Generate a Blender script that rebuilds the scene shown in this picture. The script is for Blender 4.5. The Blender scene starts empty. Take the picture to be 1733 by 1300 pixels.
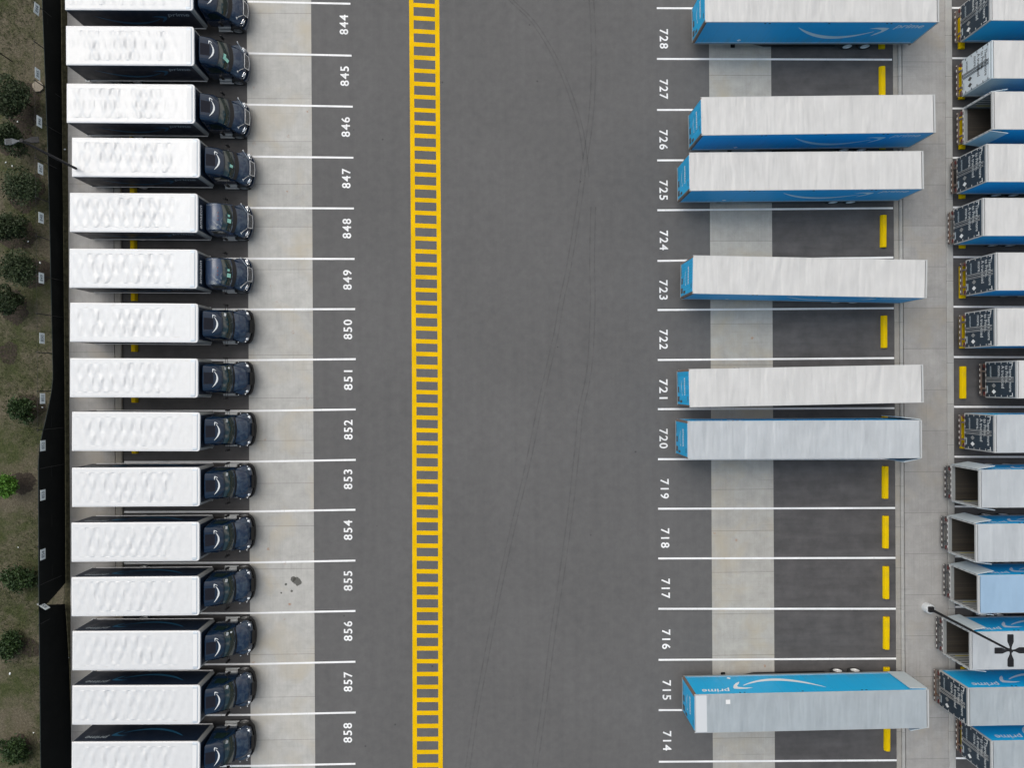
import bpy, bmesh, math, random
import numpy as np
from mathutils import Vector, Matrix
S = bpy.context.scene
COL = S.collection
rnd = random.Random(7)

# ------------------------------------------------------------------ camera
H = 51.8; FPX = 1201.0; PX0, PY0 = 866.5, 650.4
TILT = math.atan(28.5 / FPX); ROLL = 0.0054
fw = Vector((math.sin(TILT), 0, -math.cos(TILT)))
up = Vector((ROLL, 1, 0)); up = (up - fw * up.dot(fw)).normalized()
rt = fw.cross(up).normalized()
CAMP = Vector((0, 0, H))
cam = bpy.data.cameras.new('camera'); cam_o = bpy.data.objects.new('camera', cam); COL.objects.link(cam_o)
cam_o.matrix_world = Matrix(((rt.x, up.x, -fw.x, 0), (rt.y, up.y, -fw.y, 0), (rt.z, up.z, -fw.z, H), (0, 0, 0, 1)))
cam.sensor_fit = 'HORIZONTAL'; cam.sensor_width = 36.0; cam.lens = 36.0 * FPX / 1733.0
cam.clip_start = 0.5; cam.clip_end = 5000
S.camera = cam_o
def at(px, py, z=0.0):
    "point on the level z that the photograph shows at pixel px, py"
    d = fw * FPX + rt * (px - PX0) + up * (PY0 - py)
    t = (z - H) / d.z
    return CAMP + d * t

# ------------------------------------------------------------------ light
SUN_EL, SUN_AZ = math.radians(62), math.radians(-55)     # azimuth measured from +Y towards +X
w = bpy.data.worlds.new('World'); S.world = w; w.use_nodes = True
nt = w.node_tree; nt.nodes.clear()
def N(nt, t, **k):
    n = nt.nodes.new(t)
    for a, b in k.items():
        if a.startswith('i_'): n.inputs[a[2:].replace('_', ' ')].default_value = b
        else: setattr(n, a, b)
    return n
sky = N(nt, 'ShaderNodeTexSky', sky_type='NISHITA', sun_disc=False, sun_elevation=SUN_EL, sun_rotation=SUN_AZ,
        air_density=1.0, dust_density=3.0, ozone_density=1.0)
hsv = N(nt, 'ShaderNodeHueSaturation'); hsv.inputs['Saturation'].default_value = 0.14
nt.links.new(sky.outputs[0], hsv.inputs['Color'])
tc = N(nt, 'ShaderNodeTexCoord')
no = N(nt, 'ShaderNodeTexNoise'); no.inputs['Scale'].default_value = 4.2; no.inputs['Detail'].default_value = 5; no.inputs['Roughness'].default_value = .55
nt.links.new(tc.outputs['Generated'], no.inputs['Vector'])
sp = N(nt, 'ShaderNodeSeparateXYZ'); nt.links.new(tc.outputs['Generated'], sp.inputs[0])
ma = N(nt, 'ShaderNodeMath', operation='MULTIPLY_ADD'); nt.links.new(sp.outputs['Y'], ma.inputs[0]); ma.inputs[1].default_value = .22
nt.links.new(no.outputs['Fac'], ma.inputs[2])
cr = N(nt, 'ShaderNodeValToRGB'); nt.links.new(ma.outputs[0], cr.inputs[0])
cr.color_ramp.elements[0].position = .42; cr.color_ramp.elements[0].color = (.37, .58, .80, 1)
cr.color_ramp.elements[1].position = .56; cr.color_ramp.elements[1].color = (1.88, 1.76, 1.62, 1)
mx = N(nt, 'ShaderNodeMix', data_type='RGBA', blend_type='MULTIPLY'); mx.inputs['Factor'].default_value = 1
nt.links.new(hsv.outputs[0], mx.inputs['A']); nt.links.new(cr.outputs[0], mx.inputs['B'])
bg = N(nt, 'ShaderNodeBackground'); bg.inputs['Strength'].default_value = 0.138
nt.links.new(mx.outputs['Result'], bg.inputs['Color'])
wo = N(nt, 'ShaderNodeOutputWorld'); nt.links.new(bg.outputs[0], wo.inputs['Surface'])
sun = bpy.data.lights.new('sun', 'SUN'); sun.energy = .55; sun.angle = math.radians(60); sun.color = (1, .96, .90)
sun_o = bpy.data.objects.new('sun', sun); COL.objects.link(sun_o)
sd = Vector((math.cos(SUN_EL) * math.sin(SUN_AZ), math.cos(SUN_EL) * math.cos(SUN_AZ), math.sin(SUN_EL)))
sun_o.rotation_euler = sd.to_track_quat('Z', 'Y').to_euler(); sun_o.location = (0, 0, 90)
S.view_settings.view_transform = 'Standard'; S.view_settings.look = 'None'
S.view_settings.exposure = 0.09; S.view_settings.gamma = 1.0

# ------------------------------------------------------------------ helpers
def link(o, parent=None):
    COL.objects.link(o)
    if parent: o.parent = parent
    return o
def tag(o, label=None, cat=None, group=None, kind=None):
    if label: o['label'] = label
    if cat: o['category'] = cat
    if group: o['group'] = group
    if kind: o['kind'] = kind
    return o
def empty(name, loc=(0, 0, 0), rz=0.0):
    o = bpy.data.objects.new(name, None); o.location = loc; o.rotation_euler = (0, 0, rz); o.empty_display_size = .3
    return link(o)
def copy_tree(o, parent=None):
    c = o.copy(); COL.objects.link(c)
    if parent: c.parent = parent
    for ch in list(o.children): copy_tree(ch, c)
    return c

class MB:
    def __init__(s): s.v = []; s.f = []; s.m = []
    def add(s, vs, fs, mi=0):
        b = len(s.v); s.v += [tuple(v) for v in vs]
        for f in fs: s.f.append([i + b for i in f]); s.m.append(mi)
    def box(s, a, b, mi=0):
        (x0, y0, z0), (x1, y1, z1) = a, b
        if x0 > x1: x0, x1 = x1, x0
        if y0 > y1: y0, y1 = y1, y0
        if z0 > z1: z0, z1 = z1, z0
        s.add([(x0,y0,z0),(x1,y0,z0),(x1,y1,z0),(x0,y1,z0),(x0,y0,z1),(x1,y0,z1),(x1,y1,z1),(x0,y1,z1)],
              [(0,3,2,1),(4,5,6,7),(0,1,5,4),(1,2,6,5),(2,3,7,6),(3,0,4,7)], mi)
    def cbox(s, a, b, c=.03, mi=0):
        "box with chamfered upright and top edges"
        (x0, y0, z0), (x1, y1, z1) = a, b
        def ring(i, z, cc):
            X0, X1, Y0, Y1 = x0 + i, x1 - i, y0 + i, y1 - i
            return [(X0+cc,Y0,z),(X1-cc,Y0,z),(X1,Y0+cc,z),(X1,Y1-cc,z),(X1-cc,Y1,z),(X0+cc,Y1,z),(X0,Y1-cc,z),(X0,Y0+cc,z)]
        R = ring(0, z0, c) + ring(0, z1 - c, c) + ring(c * .8, z1, c)
        F = [tuple(range(7, -1, -1)), tuple(range(16, 24))]
        for k in (0, 8):
            for i in range(8): j = (i + 1) % 8; F.append((k+i, k+j, k+8+j, k+8+i))
        s.add(R, F, mi)
    def prism(s, poly, z0, z1, mi=0, mside=None):
        n = len(poly)
        vs = [(x, y, z0) for x, y in poly] + [(x, y, z1) for x, y in poly]
        s.add(vs, [tuple(range(n, 2 * n))], mi)
        s.add(vs, [tuple(range(n - 1, -1, -1))] + [(i, (i+1) % n, n + (i+1) % n, n + i) for i in range(n)], mi if mside is None else mside)
    def tube(s, pts, r, n=8, mi=0, cap=True):
        pts = [Vector(p) for p in pts]; rs = r if isinstance(r, (list, tuple)) else [r] * len(pts)
        vs = []; 
        for i, p in enumerate(pts):
            d = (pts[min(i+1, len(pts)-1)] - pts[max(i-1, 0)]).normalized()
            a = d.orthogonal().normalized() if abs(d.z) > .99 else d.cross(Vector((0,0,1))).normalized()
            b = d.cross(a)
            for k in range(n):
                t = 2 * math.pi * k / n; vs.append(p + (a * math.cos(t) + b * math.sin(t)) * rs[i])
        fs = [(i*n+k, i*n+(k+1) % n, (i+1)*n+(k+1) % n, (i+1)*n+k) for i in range(len(pts)-1) for k in range(n)]
        if cap: fs += [tuple(range(n-1, -1, -1)), tuple(range((len(pts)-1)*n, len(pts)*n))]
        s.add(vs, fs, mi)
    def grid(s, P, mi=0):
        n, m = len(P), len(P[0]); vs = [p for r in P for p in r]
        s.add(vs, [(i*m+j, (i+1)*m+j, (i+1)*m+j+1, i*m+j+1) for i in range(n-1) for j in range(m-1)], mi)
    def ell(s, c, r, n=10, m=6, mi=0):
        vs = []
        for i in range(m + 1):
            ph = math.pi * i / m
            for k in range(n):
                t = 2 * math.pi * k / n
                vs.append((c[0] + r[0]*math.sin(ph)*math.cos(t), c[1] + r[1]*math.sin(ph)*math.sin(t), c[2] + r[2]*math.cos(ph)))
        s.add(vs, [(i*n+k, (i+1)*n+k, (i+1)*n+(k+1) % n, i*n+(k+1) % n) for i in range(m) for k in range(n)], mi)
    def build(s, name, mats, parent=None, smooth=False, sub=0, fix=False):
        me = bpy.data.meshes.new(name); me.from_pydata(s.v, [], s.f)
        if not isinstance(mats, (list, tuple)): mats = [mats]
        for m in mats: me.materials.append(m)
        me.polygons.foreach_set('material_index', s.m)
        bm = bmesh.new(); bm.from_mesh(me)
        if sub or fix: bmesh.ops.remove_doubles(bm, verts=bm.verts, dist=.0005)
        if fix: bmesh.ops.recalc_face_normals(bm, faces=bm.faces)
        bm.to_mesh(me); bm.free()
        o = bpy.data.objects.new(name, me); link(o)
        if sub:
            md = o.modifiers.new('s', 'SUBSURF'); md.levels = sub; md.render_levels = sub
            dg = bpy.context.evaluated_depsgraph_get(); dg.update()
            me2 = bpy.data.meshes.new_from_object(o.evaluated_get(dg)); o.modifiers.clear(); o.data = me2; me2.name = name; me = me2
        if smooth:
            me.polygons.foreach_set('use_smooth', [True] * len(me.polygons))
            if smooth != 'full': me.set_sharp_from_angle(angle=math.radians(38))
        me.update()
        if parent: o.parent = parent
        return o

_tc = {}
def text_data(body, size=1.0, shear=0.0, offset=0.0, spacing=1.0, align='LEFT', line=1.0):
    key = (body, size, shear, offset, spacing, align, line)
    if key in _tc: return _tc[key]
    cu = bpy.data.curves.new('t', 'FONT'); cu.body = body; cu.size = size; cu.shear = shear; cu.offset = offset
    cu.space_character = spacing; cu.align_x = align; cu.space_line = line; cu.resolution_u = 3
    o = bpy.data.objects.new('t', cu); COL.objects.link(o)
    dg = bpy.context.evaluated_depsgraph_get(); dg.update()
    me = bpy.data.meshes.new_from_object(o.evaluated_get(dg))
    COL.objects.unlink(o); bpy.data.objects.remove(o)
    V = [tuple(v.co) for v in me.vertices]; F = [list(p.vertices) for p in me.polygons]
    _tc[key] = (V, F); return _tc[key]
def flat(name, VF, mat, parent, org, right, upv, sx=1.0, sy=1.0, center=False, cy=False):
    V, F = VF; right = Vector(right); upv = Vector(upv); org = Vector(org)
    xs = [v[0] for v in V]; ys = [v[1] for v in V]
    ox = (min(xs) + max(xs)) / 2 if center else 0; oy = (min(ys) + max(ys)) / 2 if cy else 0
    mb = MB(); mb.add([org + right * ((v[0]-ox) * sx) + upv * ((v[1]-oy) * sy) for v in V], F)
    return mb.build(name, mat, parent)
def smile(w=1.0, sag=.17, th=.05, head=.16):
    "curved arrow, tail at the left, head at the right; unit width"
    V = []; F = []; n = 22
    for i in range(n + 1):
        t = i / n; x = .02 + .855 * t
        base = -4 * sag * t * (1 - t) * .92 - .085 * t
        k = th * (math.sin(math.pi * (t ** .8)) * .80 + .10 + .12 * t)
        V += [(x, base + k * .5 + .0), (x, base - k * .5)]
    for i in range(n): F.append((2*i+1, 2*i+3, 2*i+2, 2*i))
    b = len(V); h = head
    out = [(.79, .125), (.86, .160), (.94, .165), (1.0, .150), (1.0, .105), (.975, .02), (.935, -.055), (.885, -.115),
           (.905, -.04), (.945, .04), (.945, .085), (.88, .118)]
    V += [(x, (y - .165) * .62 * h / .16) for x, y in out]
    F += [(b, b+11, b+1), (b+1, b+11, b+10, b+2), (b+2, b+10, b+9, b+4), (b+2, b+4, b+3), (b+4, b+9, b+8, b+5), (b+5, b+8, b+6), (b+6, b+8, b+7)]
    return [(x * w, y * w, 0) for x, y in V], F
    
# ------------------------------------------------------------------ materials
def srgb(r, g, b):
    f = lambda c: (c/255/12.92) if c/255 <= .04045 else ((c/255+.055)/1.055)**2.4
    return (f(r), f(g), f(b), 1)
def mat(name, col, rough=.6, metal=0.0, coat=0.0, spec=.5):
    m = bpy.data.materials.new(name); m.use_nodes = True
    b = m.node_tree.nodes['Principled BSDF']
    b.inputs['Base Color'].default_value = (*col[:3], 1); b.inputs['Roughness'].default_value = rough
    b.inputs['Metallic'].default_value = metal; b.inputs['Coat Weight'].default_value = coat
    b.inputs['Specular IOR Level'].default_value = spec
    return m
class G:
    "tiny node-graph helper"
    def __init__(s, m): s.m = m; s.nt = m.node_tree; s.b = s.nt.nodes['Principled BSDF']
    def n(s, t, **k): return N(s.nt, t, **k)
    def l(s, a, b): s.nt.links.new(a, b)
    def coord(s, kind='Object'):
        return s.n('ShaderNodeTexCoord').outputs[kind]
    def pos(s): return s.n('ShaderNodeNewGeometry').outputs['Position']
    def noise(s, vec, scale, detail=4, rough=.6, dist=0.0):
        n = s.n('ShaderNodeTexNoise'); n.inputs['Scale'].default_value = scale; n.inputs['Detail'].default_value = detail
        n.inputs['Roughness'].default_value = rough; n.inputs['Distortion'].default_value = dist; s.l(vec, n.inputs['Vector']); return n.outputs['Fac']
    def map(s, vec, sc=(1,1,1), loc=(0,0,0), rot=(0,0,0)):
        n = s.n('ShaderNodeMapping'); n.inputs['Scale'].default_value = sc; n.inputs['Location'].default_value = loc; n.inputs['Rotation'].default_value = rot
        s.l(vec, n.inputs['Vector']); return n.outputs[0]
    def math(s, op, a, b=None, c=None, clamp=False):
        n = s.n('ShaderNodeMath', operation=op); n.use_clamp = clamp
        for i, x in enumerate((a, b, c)):
            if x is None: continue
            if isinstance(x, (int, float)): n.inputs[i].default_value = x
            else: s.l(x, n.inputs[i])
        return n.outputs[0]
    def ramp(s, fac, stops):
        n = s.n('ShaderNodeValToRGB'); s.l(fac, n.inputs[0]); e = n.color_ramp.elements
        while len(e) < len(stops): e.new(.5)
        for i, (p, c) in enumerate(stops):
            e[i].position = p; e[i].color = (*c[:3], 1) if not isinstance(c, (int, float)) else (c, c, c, 1)
        return n.outputs[0]
    def mix(s, fac, a, b, mode='MIX'):
        n = s.n('ShaderNodeMix', data_type='RGBA', blend_type=mode)
        for k, x in (('Factor', fac), ('A', a), ('B', b)):
            if isinstance(x, (int, float)): n.inputs[k].default_value = x
            elif isinstance(x, tuple): n.inputs[k].default_value = (*x[:3], 1)
            else: s.l(x, n.inputs[k])
        return n.outputs['Result']
    def sep(s, v):
        n = s.n('ShaderNodeSeparateXYZ'); s.l(v, n.inputs[0]); return n.outputs
    def bump(s, h, strength=.3, dist=.02):
        n = s.n('ShaderNodeBump'); n.inputs['Strength'].default_value = strength; n.inputs['Distance'].default_value = dist
        s.l(h, n.inputs['Height']); s.l(n.outputs[0], s.b.inputs['Normal'])
    def rnd(s): return s.n('ShaderNodeObjectInfo').outputs['Random']

def c3(v, k=1.0): return (v[0]*k, v[1]*k, v[2]*k)
# asphalt
def m_asphalt():
    m = mat('asphalt', (.11,.11,.11), .88, spec=.25); g = G(m); p = g.pos()
    fine = g.noise(p, 22, 3, .7); mid = g.noise(p, 1.6, 5, .65); big = g.noise(p, .11, 3, .5)
    streak = g.noise(g.map(p, (1.6, .05, 1)), 1.0, 4, .6)
    c = g.ramp(fine, [(.25, (.100,.098,.098)), (.75, (.134,.131,.130))])
    c = g.mix(.5, c, g.ramp(mid, [(.3, (.092,.091,.092)), (.7, (.132,.130,.129))]))
    c = g.mix(1.0, c, g.ramp(big, [(.3, .93), (.7, 1.06)]), 'MULTIPLY')
    c = g.mix(1.0, c, g.ramp(streak, [(.35, .965), (.62, 1.02)]), 'MULTIPLY')
    # dark specks (gum, oil drips)
    vo = g.n('ShaderNodeTexVoronoi'); vo.inputs['Scale'].default_value = .42; g.l(p, vo.inputs['Vector'])
    c = g.mix(g.ramp(vo.outputs['Distance'], [(.022, .55), (.034, 0.0)]), c, (.03,.03,.03))
    g.l(c, g.b.inputs['Base Color']); g.bump(fine, .25, .01); return m
def m_asphalt_dark():
    "older, darker seal inside the parking bays"
    m = mat('asphalt_bay', (.06,.06,.06), .9, spec=.25); g = G(m); p = g.pos()
    fine = g.noise(p, 20, 3, .7); mid = g.noise(p, .8, 5, .65)
    pol = g.noise(g.map(p, (.16, 1.3, 1)), 1.0, 4, .6)
    c = g.ramp(fine, [(.25, (.066,.064,.065)), (.75, (.090,.087,.087))])
    c = g.mix(.75, c, g.ramp(mid, [(.3, (.064,.062,.063)), (.72, (.108,.103,.103))]))
    c = g.mix(1.0, c, g.ramp(pol, [(.35, .88), (.65, 1.1)]), 'MULTIPLY')
    vo = g.n('ShaderNodeTexVoronoi'); vo.inputs['Scale'].default_value = .3; g.l(p, vo.inputs['Vector'])
    c = g.mix(g.ramp(vo.outputs['Distance'], [(.02, .6), (.05, 0.0)]), c, (.02,.02,.02))
    g.l(c, g.b.inputs['Base Color']); g.bump(fine, .25, .01); return m
def m_concrete(name, base, pitch, off, stain=.5, axis='Y', spots=None, rust=False):
    m = mat(name, base, .85, spec=.3); g = G(m); p = g.pos()
    sx, sy, sz = g.sep(p)
    y = sy if axis == 'Y' else sx
    q = g.math('ADD', g.math('DIVIDE', y, pitch), off)
    slab = g.math('FLOOR', q); fr = g.math('FRACT', q)
    wn = g.n('ShaderNodeTexWhiteNoise', noise_dimensions='1D'); g.l(slab, wn.inputs['W'])
    fine = g.noise(p, 14, 4, .7); mid = g.noise(p, 1.1, 6, .65, .3); big = g.noise(p, .33, 4, .55, .5)
    streak = g.noise(g.map(p, (7.0, .25, 1)), 1.0, 3, .6)
    c = g.ramp(fine, [(.2, c3(base, .93)), (.8, c3(base, 1.07))])
    c = g.mix(1.0, c, g.ramp(mid, [(.3, .86), (.7, 1.10)]), 'MULTIPLY')
    c = g.mix(1.0, c, g.ramp(wn.outputs['Value'], [(0, .93), (1, 1.06)]), 'MULTIPLY')
    c = g.mix(1.0, c, g.ramp(streak, [(.3, .95), (.7, 1.03)]), 'MULTIPLY')
    tan = g.ramp(big, [(.50, 0.0), (.72, stain)])
    c = g.mix(tan, c, c3((base[0]*1.02, base[1]*.93, base[2]*.78)))
    if rust:
        vo = g.n('ShaderNodeTexVoronoi'); vo.inputs['Scale'].default_value = .62; g.l(g.map(p, (1, 1, 0)), vo.inputs['Vector'])
        ru = g.math('MULTIPLY', g.ramp(vo.outputs['Distance'], [(.03, 1.0), (.10, 0.0)]), g.ramp(g.noise(p, 5, 3), [(.45, 0.0), (.6, 1.0)]))
        c = g.mix(g.math('MULTIPLY', ru, .75), c, (.32, .13, .045))
    j = g.math('LESS_THAN', fr, .03 / pitch)
    c = g.mix(g.math('MULTIPLY', j, .50), c, (.06, .057, .052))
    lin = g.noise(g.map(p, (.12, 9, 1)), 1.0, 2, .5); zone = g.noise(p, .45, 2, .5)
    c = g.mix(g.math('MULTIPLY', g.ramp(lin, [(.60, 0.0), (.70, .30)]), g.ramp(zone, [(.45, 0.0), (.6, 1.0)])), c, c3(base, .55))
    lin2 = g.noise(g.map(p, (9, .12, 1), (3, 7, 0)), 1.0, 2, .5)
    c = g.mix(g.math('MULTIPLY', g.ramp(lin2, [(.62, 0.0), (.72, .25)]), g.ramp(zone, [(.40, 1.0), (.55, .0)])), c, c3(base, .6))
    if spots:
        nn = g.noise(p, 2.4, 3, .6)
        for (sxp, syp, r) in spots:
            d = g.math('SQRT', g.math('ADD', g.math('POWER', g.math('SUBTRACT', sx, sxp), 2), g.math('POWER', g.math('SUBTRACT', sy, syp), 2)))
            d = g.math('ADD', d, g.math('MULTIPLY', g.math('SUBTRACT', nn, .5), r * 1.9))
            k = g.ramp(g.math('DIVIDE', d, r), [(.85, .85), (1.05, 0.0)])
            c = g.mix(k, c, (.055, .053, .046))
    g.l(c, g.b.inputs['Base Color']); g.bump(fine, .15, .01); return m
def m_paint(name, col, wear=.35):
    m = mat(name, col, .7, spec=.3); g = G(m); p = g.pos()
    n1 = g.noise(p, 9, 5, .75); n2 = g.noise(p, .7, 3, .5); n3 = g.noise(p, .35, 3, .6); n4 = g.noise(g.map(p, (6, .6, 1)), 1.0, 4, .7)
    c = g.mix(1.0, col, g.ramp(n2, [(.3, .86), (.7, 1.04)]), 'MULTIPLY')
    zone = g.ramp(n3, [(.40, .3), (.62, 1.0)])
    c = g.mix(g.math('MULTIPLY', g.ramp(n1, [(.60, 0.0), (.78, wear)]), zone), c, (.15, .145, .14))
    c = g.mix(g.math('MULTIPLY', g.ramp(n4, [(.55, 0.0), (.72, .28)]), zone), c, (.20, .18, .15))
    g.l(c, g.b.inputs['Base Color']); return m
def m_truck_roof():
    m = mat('buckled_white_roof', (.80,.80,.80), .26, .0, 0, .55); g = G(m)
    o = g.coord('Object'); x, y, z = g.sep(o); r = g.rnd()
    sh = g.math('MULTIPLY', r, 37.0)
    cmb = g.n('ShaderNodeCombineXYZ'); g.l(g.math('ADD', x, sh), cmb.inputs[0]); g.l(y, cmb.inputs[1]); g.l(sh, cmb.inputs[2])
    nA = g.noise(cmb.outputs[0], .45, 2, .5); nB = g.noise(cmb.outputs[0], 1.1, 2, .5); nC = g.noise(g.map(cmb.outputs[0], (1.6, .5, 1)), 1.0, 2, .5)
    xx = g.math('ADD', x, g.math('MULTIPLY', g.math('SUBTRACT', nB, .5), .28))
    yy = g.math('ADD', g.math('ADD', y, g.math('MULTIPLY', r, 2.0)), g.math('MULTIPLY', g.math('SUBTRACT', nA, .5), 1.0))
    a = g.math('COSINE', g.math('MULTIPLY', xx, math.pi/.34)); b = g.math('COSINE', g.math('MULTIPLY', yy, math.pi/.86))
    lens = g.math('MULTIPLY', a, b)
    amp = g.ramp(nC, [(.32, .12), (.66, 1.0)])
    rib = g.math('MULTIPLY', g.math('POWER', g.math('ABSOLUTE', g.math('SINE', g.math('MULTIPLY', x, math.pi/.61))), 6), .10)
    ex = g.ramp(g.math('DIVIDE', x, 8.4), [(.0, .15), (.10, .75), (.25, 1.0), (.72, .9), (.84, .25), (.95, .08)])
    ey = g.ramp(g.math('ABSOLUTE', y), [(.0, 1.0), (.95, .8), (1.22, .15)])
    h = g.math('MULTIPLY', g.math('MULTIPLY', lens, amp), g.math('MULTIPLY', ex, ey))
    h = g.math('ADD', g.math('ADD', h, g.math('MULTIPLY', rib, .5)), g.math('MULTIPLY', nC, .35))
    g.bump(h, 1.0, .056)
    c = g.mix(1.0, (.635,.64,.645), g.ramp(g.noise(cmb.outputs[0], 3, 4, .6), [(.3, .96), (.7, 1.02)]), 'MULTIPLY')
    gr = g.math('MULTIPLY', g.ramp(g.noise(g.map(cmb.outputs[0], (1.2, 5, 1)), 1.0, 4, .7), [(.60, 0.0), (.74, .5)]), g.ramp(g.math('ABSOLUTE', y), [(.85, 0.0), (1.25, 1.0)]))
    c = g.mix(gr, c, (.42,.36,.29))
    g.l(c, g.b.inputs['Base Color']); return m
def m_trailer_roof(name, col, rough, metal, amp=.012, grime=.10):
    m = mat(name, col, rough, metal); g = G(m)
    o = g.coord('Object'); x, y, z = g.sep(o); r = g.rnd(); sh = g.math('MULTIPLY', r, 53.0)
    cmb = g.n('ShaderNodeCombineXYZ'); g.l(g.math('ADD', x, sh), cmb.inputs[0]); g.l(y, cmb.inputs[1]); g.l(sh, cmb.inputs[2])
    v = cmb.outputs[0]
    n1 = g.noise(g.map(v, (1.15, .32, 1)), 1.0, 1, .4, .6); n2 = g.noise(g.map(v, (2.6, .45, 1)), 1.0, 1, .4, .3)
    h = g.math('ADD', n1, g.math('MULTIPLY', n2, .45))
    g.bump(h, 1.0, amp * 19)
    n3 = g.noise(g.map(v, (.8, .5, 1)), 1.0, 5, .6)
    seam = g.math('LESS_THAN', g.math('FRACT', g.math('DIVIDE', x, 1.22)), .014)
    c = g.mix(1.0, col, g.ramp(n3, [(.3, 1 - grime), (.7, 1.03)]), 'MULTIPLY')
    c = g.mix(g.math('MULTIPLY', seam, .16), c, (.3,.3,.3))
    ed = g.math('MULTIPLY', g.ramp(g.math('ABSOLUTE', y), [(.0, 0.0), (1.0, 1.0)]), 1.0)
    dirt = g.math('MULTIPLY', g.ramp(g.noise(v, 4, 4, .7), [(.60, 0.0), (.72, .25)]), 1.0)
    c = g.mix(dirt, c, c3(col, .82))
    g.l(c, g.b.inputs['Base Color']); return m
def m_body(name, col, rough=.3, coat=.3, dirt=.12, dcol=(.25,.24,.22)):
    m = mat(name, col, rough, 0, coat); g = G(m); o = g.coord('Object')
    n1 = g.noise(o, 1.3, 5, .65)
    c = g.mix(g.ramp(n1, [(.5, 0.0), (.8, dirt)]), col, dcol)
    g.l(c, g.b.inputs['Base Color'])
    g.l(g.ramp(n1, [(.3, rough * .8), (.8, min(1, rough * 1.7))]), g.b.inputs['Roughness']); return m

M = {}
M['asphalt'] = m_asphalt(); M['bay'] = m_asphalt_dark()
oil = at(503, 985); oil2 = at(496, 981)
M['conc_l'] = m_concrete('concrete_lane', (.432,.424,.402), 3.10, .30, .75, rust=True,
                         spots=[(oil.x, oil.y, .30), (oil2.x, oil2.y, .20), (at(494,1001).x, at(494,1001).y, .10), (at(476,1004).x, at(476,1004).y, .08), (at(484,990).x, at(484,990).y, .10)])
M['conc_r'] = m_concrete('concrete_pad', (.375,.365,.338), 3.05, .58, .75, rust=True)
M['conc_m'] = m_concrete('concrete_walk', (.328,.318,.305), 3.03, .20, .6)
M['conc_k'] = m_concrete('concrete_kerb', (.31,.295,.27), 3.03, .55, .6)
M['conc_k2'] = m_concrete('concrete_kerb_top', (.36,.355,.34), 3.03, .55, .3)
M['white'] = m_paint('white_road_paint', (.84,.84,.84), .35)
M['yellow'] = m_paint('yellow_road_paint', (.76,.46,.0), .30)
M['yellow'].node_tree.nodes['Principled BSDF'].inputs['Specular IOR Level'].default_value = .08
M['stop'] = m_body('yellow_stop_paint', (.68,.46,.0), .7, 0, .45, (.28,.20,.05))
M['stop'].node_tree.nodes['Principled BSDF'].inputs['Specular IOR Level'].default_value = .1
M['troof'] = m_truck_roof()
M['roofw'] = m_trailer_roof('white_trailer_roof', (.555,.55,.54), .40, .0, .006, .10)
M['roofg'] = m_trailer_roof('aluminium_trailer_roof', (.375,.415,.44), .36, .10, .007, .14)
M['roofm'] = m_trailer_roof('light_grey_trailer_roof', (.455,.48,.50), .38, .06, .006, .12)
M['roofb'] = m_trailer_roof('sky_tinted_trailer_roof', (.29,.42,.56), .34, .05, .003, .06)  # reflected sky put into the base colour as a blue tint
M['rooftrim'] = mat('white_trim', (.70,.70,.70), .5, 0, 0, .3)
M['sheet'] = mat('front_sheet_white', (.56,.58,.60), .45)
M['cap'] = mat('pale_grey_cap', (.50,.55,.60), .3, .1, .3)
M['navy'] = m_body('navy_side_paint', (.004,.012,.030), .42, .1, .03)
M['cabnavy'] = m_body('navy_cab_paint', (.006,.018,.042), .16, .35, .10, (.06,.08,.11))
M['cabstain'] = None
def m_livery(name, col):
    m = mat(name, col, .5, 0, 0); g = G(m); o = g.coord('Object'); x, y, z = g.sep(o); r = g.rnd()
    cmb = g.n('ShaderNodeCombineXYZ'); g.l(g.math('ADD', x, g.math('MULTIPLY', r, 40.0)), cmb.inputs[0]); g.l(y, cmb.inputs[1]); g.l(z, cmb.inputs[2]); v = cmb.outputs[0]
    n = g.noise(v, 1.1, 5, .65); st = g.noise(g.map(v, (5, 1, .5)), 1.0, 4, .7)
    c = g.mix(g.ramp(n, [(.45, 0.0), (.8, .16)]), col, (.06,.36,.56))
    low = g.ramp(z, [(1.1, .55), (1.9, .0)]); low = g.math('SUBTRACT', 1.0, g.math('MULTIPLY', g.math('SUBTRACT', z, 1.1), .9), clamp=True)
    c = g.mix(g.math('MULTIPLY', g.math('MULTIPLY', low, .4), g.ramp(st, [(.40, .0), (.66, 1.0)])), c, (.10,.16,.19))
    c = g.mix(g.ramp(st, [(.60, 0.0), (.76, .22)]), c, (.10,.30,.42))
    seam = g.math('LESS_THAN', g.math('FRACT', g.math('DIVIDE', x, 1.22)), .016)
    c = g.mix(g.math('MULTIPLY', seam, .30), c, (.01,.10,.20))
    g.l(c, g.b.inputs['Base Color']); g.bump(g.noise(g.map(v, (1.6, 1, .5)), 1.0, 2, .5), .5, .02); return m
M['blue'] = m_livery('blue_livery', (.001,.38,.72))
M['doornavy'] = m_body('navy_door_paint', (.010,.026,.045), .45, .1, .10, (.06,.07,.08))
M['doorwhite'] = m_body('white_door_paint', (.58,.64,.68), .45, .1, .12)
M['pale'] = m_body('pale_door_lining', (.46,.52,.55), .5, 0, .3, (.30,.30,.28))
M['text'] = mat('white_lettering', (.78,.80,.80), .5)
M['doortext'] = mat('soft_white_lettering', (.52,.55,.56), .5)
M['dimtext'] = mat('grey_lettering', (.36,.42,.46), .5)
M['smile_b'] = mat('teal_blue_vinyl', (.018,.13,.25), .45)
M['smile_w'] = mat('pale_vinyl', (.72,.76,.78), .5)
M['sticker'] = mat('green_paper', (.30,.62,.52), .7)
M['chrome'] = mat('chrome', (.75,.77,.80), .18, .95)
M['alu'] = m_body('aluminium_trim', (.42,.43,.43), .45, 0, .3)
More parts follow.
